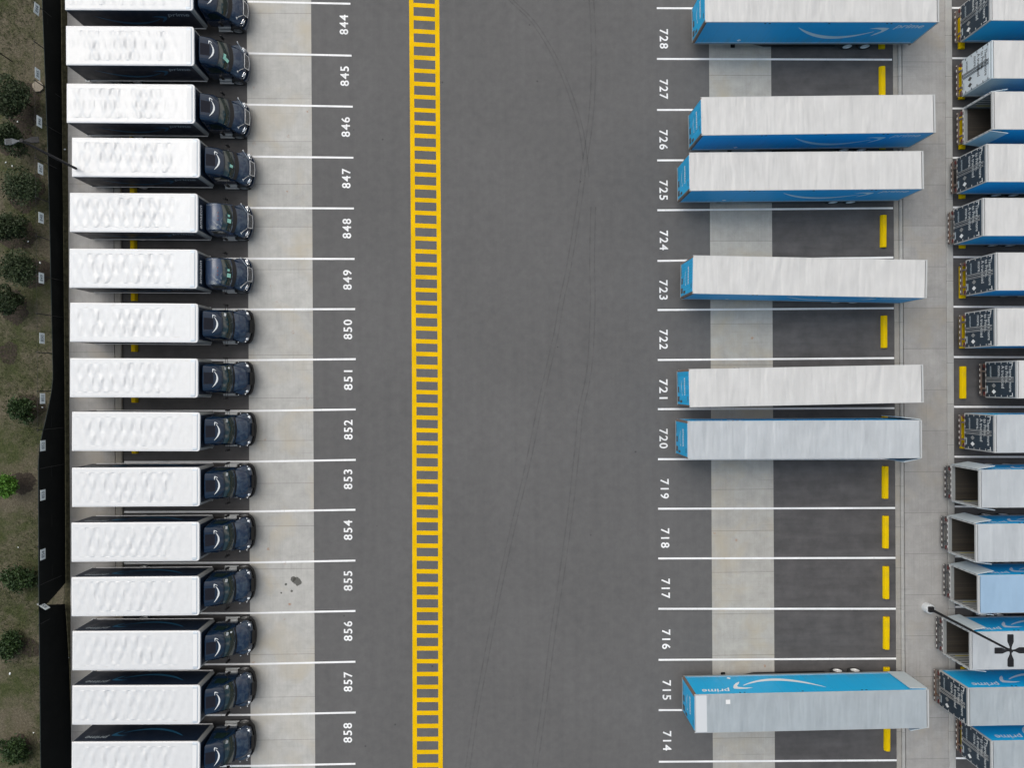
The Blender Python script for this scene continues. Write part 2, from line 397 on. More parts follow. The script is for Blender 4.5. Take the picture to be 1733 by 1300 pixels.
M['grey'] = m_body('galvanised_grey', (.24,.25,.25), .5, 0, .4)
M['dgrey'] = m_body('dark_grey_steel', (.06,.062,.065), .55, 0, .4, (.12,.10,.08))
M['rustgrey'] = m_body('rusty_steel', (.13,.10,.085), .7, 0, .8, (.20,.09,.04))
M['black'] = mat('black_plastic', (.008,.008,.009), .5, 0, 0, .2)
M['rubber'] = mat('tyre_rubber', (.016,.016,.017), .8)
M['rim'] = mat('white_wheel_steel', (.62,.62,.61), .4, .2)
M['rimg'] = mat('grey_wheel_steel', (.22,.22,.22), .45, .4)
M['glass'] = mat('dark_tinted_glass', (.010,.022,.020), .06, 0, 1.0)
M['lamp'] = mat('clear_lamp_glass', (.78,.80,.82), .12, .5)
M['red'] = mat('red_lens', (.10,.012,.012), .3)
M['amber'] = mat('amber_lens', (.22,.05,.04), .4)
M['wood'] = None
M['wallin'] = m_body('grey_liner', (.13,.145,.145), .6, 0, .3)
M['lamphead'] = mat('bronze_lamp_paint', (.014,.014,.016), .6, 0, 0, .25)
M['lampgrey'] = mat('grey_lamp_paint', (.075,.085,.095), .5, 0, 0, .3)
def m_stripe():
    m = mat('red_white_tape', (.7,.1,.08), .4); g = G(m); o = g.coord('Object'); x, y, z = g.sep(o)
    k = g.math('LESS_THAN', g.math('FRACT', g.math('DIVIDE', y, .42)), .42)
    g.l(g.mix(k, (.05,.028,.028), (.66,.64,.60)), g.b.inputs['Base Color']); return m
M['tape'] = m_stripe()
def m_stain():
    m = mat('weathered_navy_roof', (.03,.05,.09), .35, 0, .4); g = G(m); o = g.coord('Object')
    n = g.noise(o, 1.7, 6, .62, .8)
    d = g.math('ABSOLUTE', g.math('SUBTRACT', n, .5))
    c = g.mix(g.math('MULTIPLY', g.ramp(d, [(.008, .8), (.04, .0)]), g.ramp(g.noise(o, .9, 2, .5), [(.42, 0.0), (.58, 1.0)])), (.022,.045,.10), (.33,.35,.33))
    c = g.mix(g.ramp(g.noise(o, 6, 4), [(.45, .1), (.7, .45)]), c, (.05,.08,.14))
    g.l(c, g.b.inputs['Base Color']); return m
M['cabstain'] = m_stain()
def m_hood():
    m = mat('dusty_navy_hood', (.015,.03,.07), .17, 0, .15, .5); g = G(m); o = g.coord('Object'); r = g.rnd()
    v = g.n('ShaderNodeVectorMath', operation='ADD'); g.l(o, v.inputs[0])
    cmb = g.n('ShaderNodeCombineXYZ'); g.l(g.math('MULTIPLY', r, 31.0), cmb.inputs[2]); g.l(cmb.outputs[0], v.inputs[1])
    n = g.noise(v.outputs[0], 2.2, 5, .6, .6)
    c = g.mix(g.ramp(n, [(.42, 0.0), (.72, .85)]), (.010,.022,.050), (.060,.084,.112))
    g.l(c, g.b.inputs['Base Color']); return m
M['hood'] = m_hood()
def m_wood():
    m = mat('dark_plank_floor', (.035,.028,.02), .7); g = G(m); o = g.coord('Object'); x, y, z = g.sep(o)
    pl = g.math('FLOOR', g.math('MULTIPLY', y, 6.0)); wn = g.n('ShaderNodeTexWhiteNoise', noise_dimensions='1D'); g.l(pl, wn.inputs['W'])
    c = g.mix(g.ramp(wn.outputs['Value'], [(0, .2), (1, .9)]), (.020,.017,.014), (.042,.034,.025))
    c = g.mix(g.math('LESS_THAN', g.math('FRACT', g.math('MULTIPLY', y, 6.0)), .08), c, (.01,.01,.01))
    g.l(c, g.b.inputs['Base Color']); return m
M['wood'] = m_wood()
def m_fade():
    "livery that fades from pale at the tail to blue further forward"
    m = mat('fading_blue_livery', (.1,.3,.5), .42, 0, .15); g = G(m); o = g.coord('Object'); x, y, z = g.sep(o)
    k = g.ramp(g.math('DIVIDE', g.math('SUBTRACT', 16.1, x), 6.0), [(.0, 0.0), (.75, 1.0)])
    g.l(g.mix(k, (.40,.50,.55), (.006,.24,.52)), g.b.inputs['Base Color']); return m
M['fade'] = m_fade()
def m_ground():
    m = mat('patchy_grass', (.09,.09,.05), .95, spec=.15); g = G(m); p = g.pos()
    a = g.noise(p, .34, 5, .6, .4); b = g.noise(p, 1.5, 6, .7); c_ = g.noise(p, 7, 5, .75); d_ = g.noise(p, 24, 3, .7)
    green = g.ramp(c_, [(.25, (.026,.036,.014)), (.5, (.052,.062,.024)), (.8, (.100,.105,.048))])
    soil = g.ramp(c_, [(.25, (.066,.056,.038)), (.5, (.115,.100,.070)), (.8, (.185,.165,.120))])
    k = g.ramp(g.math('ADD', g.math('MULTIPLY', a, .65), g.math('MULTIPLY', b, .35)), [(.40, 0.0), (.56, 1.0)])
    c = g.mix(k, green, soil)
    c = g.mix(1.0, c, g.ramp(d_, [(.3, .60), (.7, 1.30)]), 'MULTIPLY')
    g.l(c, g.b.inputs['Base Color']); g.bump(c_, .8, .06); return m
M['ground'] = m_ground()
def m_simple_noise(name, a, b, sc, rough=.95):
    m = mat(name, a, rough, spec=.15); g = G(m); p = g.pos(); n = g.noise(p, sc, 5, .7)
    g.l(g.ramp(n, [(.3, a), (.7, b)]), g.b.inputs['Base Color']); g.bump(n, .8, .05); return m
M['mulch'] = m_simple_noise('dark_mulch', (.022,.018,.014), (.072,.058,.046), 7)
M['verge'] = m_simple_noise('weedy_verge', (.018,.018,.010), (.085,.078,.045), 3.2)
M['screen'] = m_simple_noise('black_privacy_fabric', (.0035,.0045,.0045), (.0065,.0075,.0075), .8, .85)
M['hem'] = mat('dark_green_hem', (.012,.022,.022), .8)
M['post'] = mat('dark_fence_steel', (.012,.012,.013), .6)
M['signw'] = mat('white_sign_face', (.62,.68,.70), .45)
M['signt'] = mat('dark_sign_lettering', (.06,.09,.12), .6)
M['bark'] = m_simple_noise('bark', (.05,.035,.022), (.12,.09,.06), 12)
M['plinth'] = mat('pale_concrete_plinth', (.50,.52,.53), .8)
M['stone'] = m_simple_noise('tan_concrete', (.24,.21,.17), (.32,.28,.23), 5)
def m_leaf(name, dark, light):
    m = mat(name, dark, .6, spec=.3); g = G(m); o = g.coord('Object')
    n = g.noise(o, 2.3, 4, .7); n2 = g.noise(o, 9, 2, .6)
    k = g.ramp(g.math('ADD', g.math('MULTIPLY', n, .6), g.math('MULTIPLY', n2, .4)), [(.35, 0.0), (.65, 1.0)])
    g.l(g.mix(k, dark, light), g.b.inputs['Base Color']); return m
M['leafd'] = m_leaf('dark_needles', (.013,.023,.008), (.046,.068,.026))
M['leafm'] = m_leaf('mid_leaves', (.012,.026,.008), (.042,.080,.022))
M['leafb'] = m_leaf('bright_leaves', (.035,.095,.010), (.100,.235,.028))
M['grassb'] = m_leaf('grass_blades', (.045,.058,.022), (.115,.125,.055))

# ------------------------------------------------------------------ the ground
def quad_sheet(name, x0, x1, y0, y1, z, m, kind='structure', ny=1):
    mb = MB(); mb.add([(x0,y0,z),(x1,y0,z),(x1,y1,z),(x0,y1,z)], [(0,1,2,3)])
    o = mb.build(name, m); return tag(o, kind=kind)
XG = at(118.5, 650).x                # left edge of the paved ground
xs = {k: at(v, 650).x for k, v in dict(l0=118.5, l1=195.5, l2=199, l3=208, l4=421, l5=530, r0=1203, r1=1308, k0=1514, k1=1522, k2=1528, w1=1600.5, w2=1602.5, w3=1613).items()}
quad_sheet('ground', -1500, XG, -1500, 1500, -.02, M['ground'])
quad_sheet('asphalt', xs['l3'], xs['k0'], -1500, 1500, 0, M['asphalt'])
quad_sheet('asphalt_beyond', xs['w3'], 1500, -1500, 1500, 0, M['bay'])
quad_sheet('parking_bay_left', xs['l3'] + .004, xs['l4'], -60, 60, .004, M['bay'])
quad_sheet('parking_bay_right', xs['r1'], xs['k0'] - .004, -60, 60, .004, M['bay'])
quad_sheet('concrete_strip_left', xs['l4'] + .002, xs['l5'], -60, 60, .004, M['conc_l'])
quad_sheet('concrete_strip_right', xs['r0'], xs['r1'] - .002, -60, 60, .004, M['conc_r'])
def slab(name, x0, x1, z0, z1, m, bev=.02):
    mb = MB(); L = 60
    mb.add([(x0,-L,z0),(x0,L,z0),(x0,L,z1-bev),(x0,-L,z1-bev),(x0+bev,L,z1),(x0+bev,-L,z1),(x1-bev,L,z1),(x1-bev,-L,z1),(x1,L,z1-bev),(x1,-L,z1-bev),(x1,L,z0),(x1,-L,z0)],
           [(0,1,2,3),(3,2,4,5),(5,4,6,7),(7,6,8,9),(9,8,10,11)])
    return tag(mb.build(name, m, fix=False), kind='structure')
slab('pavement_left', xs['l0'] + .01, xs['l1'], -.1, .13, M['conc_m'])
slab('kerb_left', xs['l1'] + .025, xs['l3'] - .004, -.1, .15, M['conc_k'], .05)
slab('kerb_gutter', xs['k0'], xs['k1'], -.1, .03, M['conc_k'])
slab('kerb_median', xs['k1'] + .01, xs['k2'] - .02, -.1, .15, M['conc_k2'], .05)
slab('pavement_median', xs['k2'] + .015, xs['w1'], -.1, .15, M['conc_m'])
slab('kerb_far', xs['w1'] + .03, xs['w3'] - .004, -.1, .15, M['conc_k2'], .05)
mb = MB(); rows = []
for i in range(121):
    y = -60 + i; rows.append([(at(104.5, 650).x + .12 * math.sin(i * 1.7), y, -.012), (XG + .02, y, -.012)])
mb.grid([[Vector(p) for p in r] for r in rows]); o = mb.build('verge', M['verge']); tag(o, kind='structure')

# ------------------------------------------------------------------ painted marks
def line_poly(name, pts, wpx, m, label, cat, group, z=.008):
    P = [at(x, y, z) for x, y in pts]; hw = wpx / 2
    mb = MB(); L = []; R = []
    for i, p in enumerate(P):
        d = (P[min(i+1, len(P)-1)] - P[max(i-1, 0)]); d.z = 0; d.normalize(); nrm = Vector((-d.y, d.x, 0))
        L.append(p + nrm * hw); R.append(p - nrm * hw)
    for i in range(len(P)-1): mb.add([R[i], R[i+1], L[i+1], L[i]], [(0,1,2,3)])
    o = mb.build(name, m); return tag(o, label, cat, group)
yl = [2.5,90,177,265,352,438,524,610,696,782,866.5,953,1038.5,1125,1211,1297.5]
yr = [6,94,180.5,267,353,438.5,523.5,608.3,693.5,779,863.5,949.6,1035,1121,1207,1294]
xe = [593,595,597,598,599,600,601,602,602,602,601.5,601.5,601.5,601.5,602,601.5]
for i in range(16):
    top = 843 + i if i else None
    if i == 0: lab = 'white stall line above the painted 844, first at the top left'
    elif i == 15: lab = 'white stall line below the painted 858, last at the bottom left'
    else: lab = 'white stall line at the left between the painted %d and %d' % (843 + i, 844 + i)
    yy0 = yl[i] + (yl[i] - yr[i]) * .25
    line_poly('stall_line', [(210, yy0), (425, yl[i]), (xe[i], yr[i])], .138, M['white'], lab, 'stall line', 'white stall lines on the left')
zl = [13.5,99.5,186,271.5,356,441.8,525,609.7,693,777.8,861.8,946,1031.3,1117.8,1203,1290.5]
zr = [15,100.8,185.5,270,352.5,436,522,606.5,691.4,777,860.5,945,1031.2,1115.6,1202,1288]
for i in range(16):
    n = 728 - i
    if i == 0: lab = 'white stall line above the painted 728, at the top right of the lane'
    elif i == 15: lab = 'white stall line below the painted 714, last of the right stalls'
    else: lab = 'white stall line at the right between the painted %d and %d' % (n + 1, n)
    xl = 1111.5 + 3.5 * (i / 15); xr = 1509 + 9 * (i / 15)
    line_poly('stall_line', [(xl, zl[i]), (xr, zr[i])], .138, M['white'], lab, 'stall line', 'white stall lines on the right')
fy = [13,98.3,183.5,267,351,435.3,519.5,604.7,689,773.6,858,943,1028,1113,1198,1284.5]
RT = ['blue sided trailer at the top right corner','trailer with white rear doors','open trailer with folded pale doors below the white-doored one','fourth trailer from the top','fifth trailer from the top','sixth trailer from the top',
      'seventh trailer from the top','trailer set back behind a bare yellow stop','ninth trailer from the top','upper open pale trailer','second open trailer of the lower four','third open trailer of the lower four','open trailer under the lamp post','navy doored trailer below the lamp post','lowest trailer at the bottom right']
for i in range(16):
    lab = 'short white line right of the pavement, %s' % ('above the ' + RT[0] if i == 0 else ('below the ' + RT[14] if i == 15 else 'above the ' + RT[i]))
    xl = 1608.5 + 9 * (i / 15)
    lab = ' '.join(lab.split()[:16])
    line_poly('stall_line', [(xl, fy[i]), (1900, fy[i] + 1)], .138, M['white'], lab, 'stall line', 'white stall lines at the far right')

def number(txt, px, py, ccw, lab):
    V, F = text_data(txt, 1.0, 0, .016, 1.20)
    xs_ = [v[0] for v in V]; ys_ = [v[1] for v in V]; wd = max(xs_) - min(xs_); ht = max(ys_) - min(ys_)
    r, u = (Vector((0, 1, 0)), Vector((-1, 0, 0))) if ccw else (Vector((0, -1, 0)), Vector((1, 0, 0)))
    o = flat('stall_number', (V, F), M['white'], None, at(px, py, .009), r, u, 1.44 / wd, .63 / ht, True, True)
    return tag(o, lab, 'stall number', 'painted stall numbers')
ny = [41.5,128.8,215,302,387,474,558,644,728,812,898,984,1069,1155,1241.5]
nx = [582,583.3,585,586,587,588,588.7,589.3,589.4,589,589,589,589,589,588.5]
for i in range(15): number(str(844 + i), nx[i], ny[i], True, 'white number %d painted on the asphalt at the left stalls' % (844 + i))
my = [65.5,151,236.5,322,407,491,575,659,743,828,911.5,997,1083,1169,1255]
mx_ = [1123.5,1123.3,1123,1123,1123.5,1122.8,1123,1122.8,1123,1124.8,1125.7,1126.5,1127.5,1128.3,1129]
for i in range(15): number(str(728 - i), mx_[i], my[i], False, 'white number %d painted on the asphalt at the right stalls' % (728 - i))

# yellow ladder of hatching down the lane
kk = list(range(-3, 63)); ys = np.interp(kk, [-3,0,8,26,34,53,59,62], [-57.5,9,186.7,578.3,750.5,1163.6,1296,1362])
def lx(y): return float(np.interp(y, [-60, 0, 650, 1300, 1400], [691.0,692.3,697.3,698.3,698.3]))
mb = MB(); z = .008
def ladder_rail(off0, off1):
    yy = list(np.linspace(-55, 1360, 40)); 
    for a, b in zip(yy[:-1], yy[1:]):
        mb.add([at(lx(b)+off0, b, z), at(lx(b)+off1, b, z), at(lx(a)+off1, a, z), at(lx(a)+off0, a, z)], [(0,1,2,3)])
ladder_rail(0, 7.4); ladder_rail(43.6, 51)
for i, y in enumerate(ys):
    s = .6 * (y - 650) / 650 * -1 + .5
    h = 3.7 + rnd.uniform(-.12, .12)
    a0, a1 = lx(y) + 7.4, lx(y) + 43.6
    mb.add([at(a0, y-s+h, z), at(a1, y+s+h, z), at(a1, y+s-h, z), at(a0, y-s-h, z)], [(0,1,2,3)])
o = mb.build('hatched_lane_marking', M['yellow']); tag(o, 'long yellow ladder of hatching painted down the middle lane', 'lane marking')

# faint tyre marks on the lane
mtm = mat('faint_rubber_mark', (.045,.045,.045), .8); mtm.node_tree.nodes['Principled BSDF'].inputs['Alpha'].default_value = .3
g = G(mtm); p = g.pos(); g.l(g.ramp(g.noise(p, 1.3, 4, .7), [(.35, .02), (.7, .22)]), g.b.inputs['Alpha'])
def spline(pts, n=60):
    ys_ = [p[1] for p in pts]; xs_ = [p[0] for p in pts]
    out = []
    ts = np.linspace(0, len(pts) - 1, n)
    for t in ts:
        i = int(min(max(math.floor(t), 0), len(pts) - 2)); u = t - i
        P = [pts[max(i-1, 0)], pts[i], pts[i+1], pts[min(i+2, len(pts)-1)]]
        f = lambda k: .5 * ((2*P[1][k]) + (-P[0][k]+P[2][k])*u + (2*P[0][k]-5*P[1][k]+4*P[2][k]-P[3][k])*u*u + (-P[0][k]+3*P[1][k]-3*P[2][k]+P[3][k])*u**3)
        out.append((f(0), f(1)))
    return out
TM = [([(850,-20),(862,0),(898.6,36.6),(928.8,84),(950.3,129),(969.7,183),(981.5,228),(988,278),(990,300)], 'pair of dark tyre marks curving in from the top of the lane', 7),
      ([(995,-20),(997,0),(999.8,43),(1001,108),(997.7,183),(991,241),(984.8,280),(978,334),(967.5,400.6),(956.8,463),(946,512.6),(938.5,560),(928.8,603),(909.4,689),(892,775),(877,840),(858,920),(841,1000),(828.5,1064.6),(812,1152),(799.6,1219),(788,1300)], 'longest pair of tyre marks sweeping down the lane from the top', 7.5),
      ([(1000,350),(998,440),(999,520),(993.4,624.6),(978.3,700),(974,747),(962,860),(950,950),(942.7,1000),(932,1069),(920.8,1161.5),(911.5,1230),(901,1300)], 'faint pair of tyre marks right of the longest pair', 8)]
for pts, lab, off in TM:
    e = empty('tyre_marks', at(*pts[0], 0)); tag(e, lab, 'tyre marks', 'tyre marks on the lane')
    for k in (0, 1):
        sp_ = [(x + off * k, y) for x, y in spline(pts)]
        o = line_poly('tyre_mark', sp_, .09, mtm, None, None, None, .006 + .001 * k)
        o.parent = e; o.matrix_parent_inverse = Matrix.Translation(-e.location)

# ------------------------------------------------------------------ wheel stops
def stop_mesh():
    mb = MB(); L = 1.19; w = .235; n = 6
    prof = [(-w, 0), (-w, .09), (-w*.62, .24), (-w*.45, .26), (w*.45, .26), (w*.62, .24), (w, .09), (w, 0)]
    P = []
    for y, s in ((-L, .93), (-L + .05, 1), (L - .05, 1), (L, .93)):
        P.append([Vector((x * s, y, z * s)) for x, z in prof])
    mb.grid(P); mb.add(P[0], [tuple(range(len(prof)))]); mb.add(P[-1], [tuple(range(len(prof)-1, -1, -1))])
    return mb.build('wheel_stop', M['stop'], fix=True)
stop0 = stop_mesh(); used = [False]
def stop(px, py, lab, grp):
    o = stop0 if not used[0] else stop0.copy()
    if used[0]: COL.objects.link(o)
    used[0] = True; o.location = at(px, py, .004); o.rotation_euler[2] = -.004 + rnd.uniform(-.008, .008)
    tag(o, lab, 'wheel stop', grp)
G1 = 'yellow wheel stops in the right stalls'
for i in range(15):
    n = 728 - i; cy = (zl[i] + zl[i+1]) / 2 + 1.0 ; cx = 1491.5 + 9 * (i / 14)
    stop(cx, (zr[i] + zr[i+1]) / 2 - 2, 'yellow concrete wheel stop at the kerb end of stall %d' % n, G1)
for i in range(15):
    cyy = (yl[i] + yl[i+1]) / 2
    if i < 2 or i > 9: continue
    stop(225.5 + (1.2 if i > 4 else 0) + i * .3, cyy + 1, 'yellow wheel stop under the box truck of stall %d' % (844 + i), 'yellow wheel stops in the left stalls')
for i in range(15):
    stop(1626 + 5 * i / 14, (fy[i] + fy[i+1]) / 2 + 1, ' '.join(('yellow wheel stop near the tail of the ' + RT[i]).split()[:16]), 'yellow wheel stops at the far right')

# ------------------------------------------------------------------ wheels
def wheel(parent, x, y, r, wdt, side, rim, name='wheel'):
    "wheel with its axis along y; side +1 shows its face to +y"
    e = MB(); n = 22
    prof = [(-wdt/2, r*.62), (-wdt/2, r*.93), (-wdt/2+.03, r), (wdt/2-.03, r), (wdt/2, r*.93), (wdt/2, r*.62)]
    P = []
    for k in range(n + 1):
        t = 2 * math.pi * k / n; P.append([Vector((r_*math.cos(t), yy, r_*math.sin(t))) for yy, r_ in prof])
    e.grid(P); ty = e.build('tyre', M['rubber'], None, True, fix=True)
    q = MB(); prof = [(wdt/2*.96, r*.63), (wdt/2*.90, r*.56), (wdt/2*.30, r*.50), (wdt/2*.28, r*.22), (wdt/2*.85, r*.17), (wdt/2*.92, 0.001)]
    P = []
    for k in range(n + 1):
        t = 2 * math.pi * k / n; P.append([Vector((r_*math.cos(t), yy*side, r_*math.sin(t))) for yy, r_ in prof])
    q.grid(P)
    for k in range(8):
        t = 2*math.pi*k/8; q.ell((r*.33*math.cos(t), side*wdt*.17, r*.33*math.sin(t)), (.025,.025,.025), 6, 4)
    rm = q.build('rim', rim, None, True, fix=True)
    root = bpy.data.objects.new(name, None); link(root, parent); root.location = (x, y, r); root.empty_display_size = .2
    ty.parent = root; rm.parent = root
    return root

# ------------------------------------------------------------------ box trucks
TL = 8.45; TZ0, TZ1 = 1.08, 3.55; TW = 1.30
def cab_section(x, cx, lowhw, lowz, bhw, bz, rhw, rz, crown=.03):
    pts = [(lowhw*.98, lowz), (lowhw, lowz+.35), (bhw, bz), (bhw-.03, bz+.06), (rhw+.015, rz-.16), (rhw-.05, rz-.03), (rhw*.62, rz+crown*.7), (0, rz+crown)]
    full = [(-a, b) for a, b in pts] + [(a, b) for a, b in reversed(pts[:-1])]
    return [Vector((x - cx * y * y, y, z)) for y, z in full]
def make_truck(kind):
    t = empty('box_truck')
    # cargo box ------------------------------------------------
    mb = MB(); r = .13
    out = [(0.0, -TW), (TL - r, -TW), (TL - r*.3, -TW + r*.3), (TL, -TW + r), (TL, TW - r), (TL - r*.3, TW - r*.3), (TL - r, TW), (0.0, TW)]
    mb.prism(out, TZ0, TZ1 - .03, 0)
    cb = mb.build('cargo_box', M['navy'], t)
    mb = MB(); e = .012
    o2 = [(-.01, -TW-e), (TL - r, -TW-e), (TL - r*.3, -TW+r*.3-e), (TL+e, -TW + r), (TL+e, TW - r), (TL - r*.3, TW-r*.3+e), (TL - r, TW+e), (-.01, TW+e)]
    mb.prism(o2, TZ1 - .10, TZ1 - .025, 0); mb.build('top_rail', M['rooftrim'], cb)
    mb = MB(); c = .07
    mb.add([(c,-TW+c,TZ1),(TL-.46,-TW+c,TZ1),(TL-.46,TW-c,TZ1),(c,TW-c,TZ1)], [(0,1,2,3)])
    mb.build('roof', M['troof'], cb)
    mb = MB()
    mb.add([(0,-TW,TZ1-.025),(TL-.4,-TW,TZ1-.025),(TL-.4,TW,TZ1-.025),(0,TW,TZ1-.025),(c,-TW+c,TZ1),(TL-.46,-TW+c,TZ1),(TL-.46,TW-c,TZ1),(c,TW-c,TZ1)],
           [(0,1,5,4),(2,3,7,6),(3,0,4,7),(1,2,6,5)]); mb.build('roof_edge', M['rooftrim'], cb)
    # nose cap: bright strip, then the pale sloping lip
    mb = MB(); mb.add([(TL-.45,-1.08,TZ1+.006),(TL-.17,-1.08,TZ1+.006),(TL-.17,1.08,TZ1+.006),(TL-.45,1.08,TZ1+.006)], [(0,1,2,3)]); mb.build('roof_strip', M['rooftrim'], cb)
    mb = MB(); P = []
    for x, z, w_ in ((TL-.455, TZ1+.001, TW-.02), (TL-.17, TZ1+.001, TW-.05), (TL-.06, TZ1-.05, TW-.12), (TL+.02, TZ1-.16, TW-.13)):
        P.append([Vector((x, -w_, z-.02)), Vector((x, -w_+.08, z)), Vector((x, w_-.08, z)), Vector((x, w_, z-.02))])
    mb.grid(P); mb.build('nose_cap', M['cap'], cb)
    # corner posts, bottom rail, rear frame
    for s in (-1, 1):
        mb = MB(); mb.prism([(TL-r-.08, s*(TW+.008)), (TL-r, s*(TW+.010)), (TL-r*.28, s*(TW-r*.28+.01)), (TL+.012, s*(TW-r)), (TL+.012, s*(TW-r-.06)), (TL-.02, s*(TW-r-.06)), (TL-r-.08, s*(TW-.02))][::s], TZ0, TZ1-.11)
        mb.build('corner_post', M['grey'], cb, fix=True)
        mb = MB(); mb.box((.25, s*(TW-.02), TZ0-.07), (TL-.1, s*(TW+.035), TZ0+.01)); mb.build('bottom_rail', M['rooftrim'], cb)
    mb = MB(); mb.box((-.05,-TW+.02,TZ0-.12), (-.004,TW-.02,TZ0+.05)); mb.box((-.05,-TW+.02,TZ1-.22),(-.004,TW-.02,TZ1-.08))
    for s in (-1, 1): mb.box((-.05, s*(TW-.02), TZ0+.052), (-.004, s*(TW-.14), TZ1-.222))
    mb.build('rear_frame', M['grey'], cb)
    mb = MB(); mb.box((-.035,-TW+.15,TZ0+.054), (-.006,TW-.15,TZ1-.224)); mb.build('rear_door', M['doorwhite'], cb)
    mb = MB(); mb.cbox((-.42,-1.18,.50), (-.08,1.18,.60), .02); 
    for s in (-1, 1): mb.box((-.2, s*.85, .60), (-.1, s*.75, TZ0-.05))
    mb.build('rear_step', M['alu'], t)
    # lettering and curved arrow on both sides
    for s in (-1, 1):
        rgt = (1,0,0) if s < 0 else (-1,0,0); y = s * (TW + .006); X = (lambda u: u) if s < 0 else (lambda u: TL - u)
        flat('curved_arrow', smile(4.95, .165, .055, .15), M['smile_b'], cb, (X(1.35), y, 2.72), rgt, (0,0,1), 1, 1.0)
        flat('lettering', text_data('prime', 1, .25, .012), M['dimtext'], cb, (X(6.45), y, 2.72), rgt, (0,0,1), .62, .60)
    # chassis
    mb = MB()
    for s in (-1, 1): mb.box((.1, s*.42-.05, .72), (11.0, s*.42+.05, .95))
    for x in (.6, 2.0, 4.2, 6.0, 7.6): mb.box((x,-.4,.75), (x+.12,.4,.92))
    mb.tube([(3.2,-1.0,.5),(3.2,1.0,.5)], .1); mb.tube([(10.5,-.95,.45),(10.5,.95,.45)], .07)
    mb.build('chassis', M['black'], t)
    for s in (-1, 1):
        wheel(t, 3.2, s*1.08, .48, .26, s, M['rim']); wheel(t, 3.2, s*.78, .48, .24, s, M['rimg'])
        wheel(t, 10.5, s*1.06, .48, .27, s, M['rimg'])
    # cab ------------------------------------------------------
    mb = MB(); A = kind in 'AB'
    cw = 1.06; P = [cab_section(8.62, 0, cw, .78, cw, 1.72, .93, 2.50), cab_section(8.74, 0, cw+.01, .78, cw+.02, 1.74, .95, 2.60),
         cab_section(9.3, .02, cw+.01, .78, cw+.02, 1.74, .94, 2.66), cab_section(9.62, .14, cw+.01, .78, cw+.02, 1.74, .91, 2.62),
         cab_section(9.78, .18, cw, .78, cw+.01, 1.74, .90, 2.52), cab_section(10.16, .20, cw, .78, cw, 1.70, .95, 1.98), cab_section(10.34, .20, cw-.02, .78, cw-.02, 1.66, .97, 1.78)]
    mb.grid(P); mb.add(P[0], [tuple(range(len(P[0])))]); mb.add(P[-1], [tuple(range(len(P[-1])-1, -1, -1))])
    cab = mb.build('cab', M['cabstain'] if kind == 'B' else M['cabnavy'], t, True, fix=True)
    # windscreen
    mb = MB(); P = []
    for v in np.linspace(0, 1, 7):
        row = []
        for u in np.linspace(-1, 1, 13):
            bx, tx = 10.20 - .19*u*u, 9.78 - .15*u*u
            x = bx + (tx-bx)*v + .035*math.sin(math.pi*v); yy = u*(.94 + (.84-.94)*v); zz = 1.93 + (2.55-1.93)*v + .02*math.sin(math.pi*v) - .02*u*u
            row.append(Vector((x + .02, yy, zz + .012)))
        P.append(row)
    mb.grid(P); ws = mb.build('windscreen', M['glass'], cab, 'full', fix=True)
    # cowl
    mb = MB(); P = []; ck = .30 if A else .12
    for v in (0, .5, 1):
        P.append([Vector((10.24 - .20*u*u + v*ck*(1-.25*u*u), u*(.95+.02*v), 1.915 - .07*v - .05*u*u)) for u in np.linspace(-1, 1, 11)])
    mb.grid(P); mb.build('cowl', M['black'], cab, 'full')
    for s in (-1, 1):
        mb = MB(); q = [(8.95, 1.835, 1.058), (9.92, 1.835, 1.055), (9.55, 2.44, .945), (8.95, 2.44, .968)]
        mb.add([(x, s*(y_+.012), z_) for x, z_, y_ in q], [(0,1,2,3) if s < 0 else (3,2,1,0)]); mb.build('side_window', M['glass'], cab)
        mb = MB(); mb.cbox((9.62, min(s*1.34, s*1.46), 1.62), (9.80, max(s*1.34, s*1.46), 2.16), .03); mb.tube([(9.74, s*1.02, 2.0), (9.72, s*1.36, 2.02)], .016, 6); mb.tube([(9.80, s*1.02, 1.7), (9.74, s*1.36, 1.72)], .014, 6)
        mb.build('mirror', M['black'], cab)
        mb = MB(); mb.cbox((9.02, min(s*1.02, s*1.24), .42), (10.02, max(s*1.02, s*1.24), .50), .02); mb.cbox((9.12, min(s*1.0, s*1.16), .74), (9.98, max(s*1.0, s*1.16), .80), .02)
        mb.box((9.1, s*1.03, .50), (9.14, s*1.1, .8)); mb.box((9.9, s*1.03, .50), (9.94, s*1.1, .8))
        mb.build('step', M['alu'], t)
    # hood with wings
    mb = MB(); P = []; x0 = 10.28
    for i, s_ in enumerate((0, .12, .3, .5, .68, .82, .92, .975, 1.0)):
        hw = float(np.interp(s_, [0,.3,.55,.75,.9,1], [1.0,1.12,1.19,1.19,1.10,.92])); zc = float(np.interp(s_, [0,.3,.6,.85,1], [1.86,1.80,1.68,1.52,1.22] if A else [1.86,1.79,1.66,1.46,1.10]))
        zf = float(np.interp(s_, [0,.2,.5,.8,1], [1.52,1.50,1.44,1.28,.98])); row = []
        cre = float(np.interp(s_, [0, .6, 1], [.86, .72, .60]))
        half = [(0, zc), (cre*.55, zc-.015), (cre*.92, zc-.06), (cre+.04, (zc*.45+zf*.55)), (cre+.14, zf+.01), ((cre+.14+hw)/2, zf+.03), (hw-.04, zf-.03), (hw, zf-.16), (hw, .92 if s_ < .15 or s_ > .9 else 1.02)]
        full = [(-a, b) for a, b in reversed(half[1:])] + half
        for y_, z_ in full:
            xx = x0 + s_ * (11.40 - x0 - .24*y_*y_) - (.10*y_*y_)*(1-s_)
            row.append(Vector((xx, y_, z_)))
        P.append(row)
    mb.grid(P)
    hood = mb.build('hood', M['hood'], t, 'full', sub=1, fix=True)
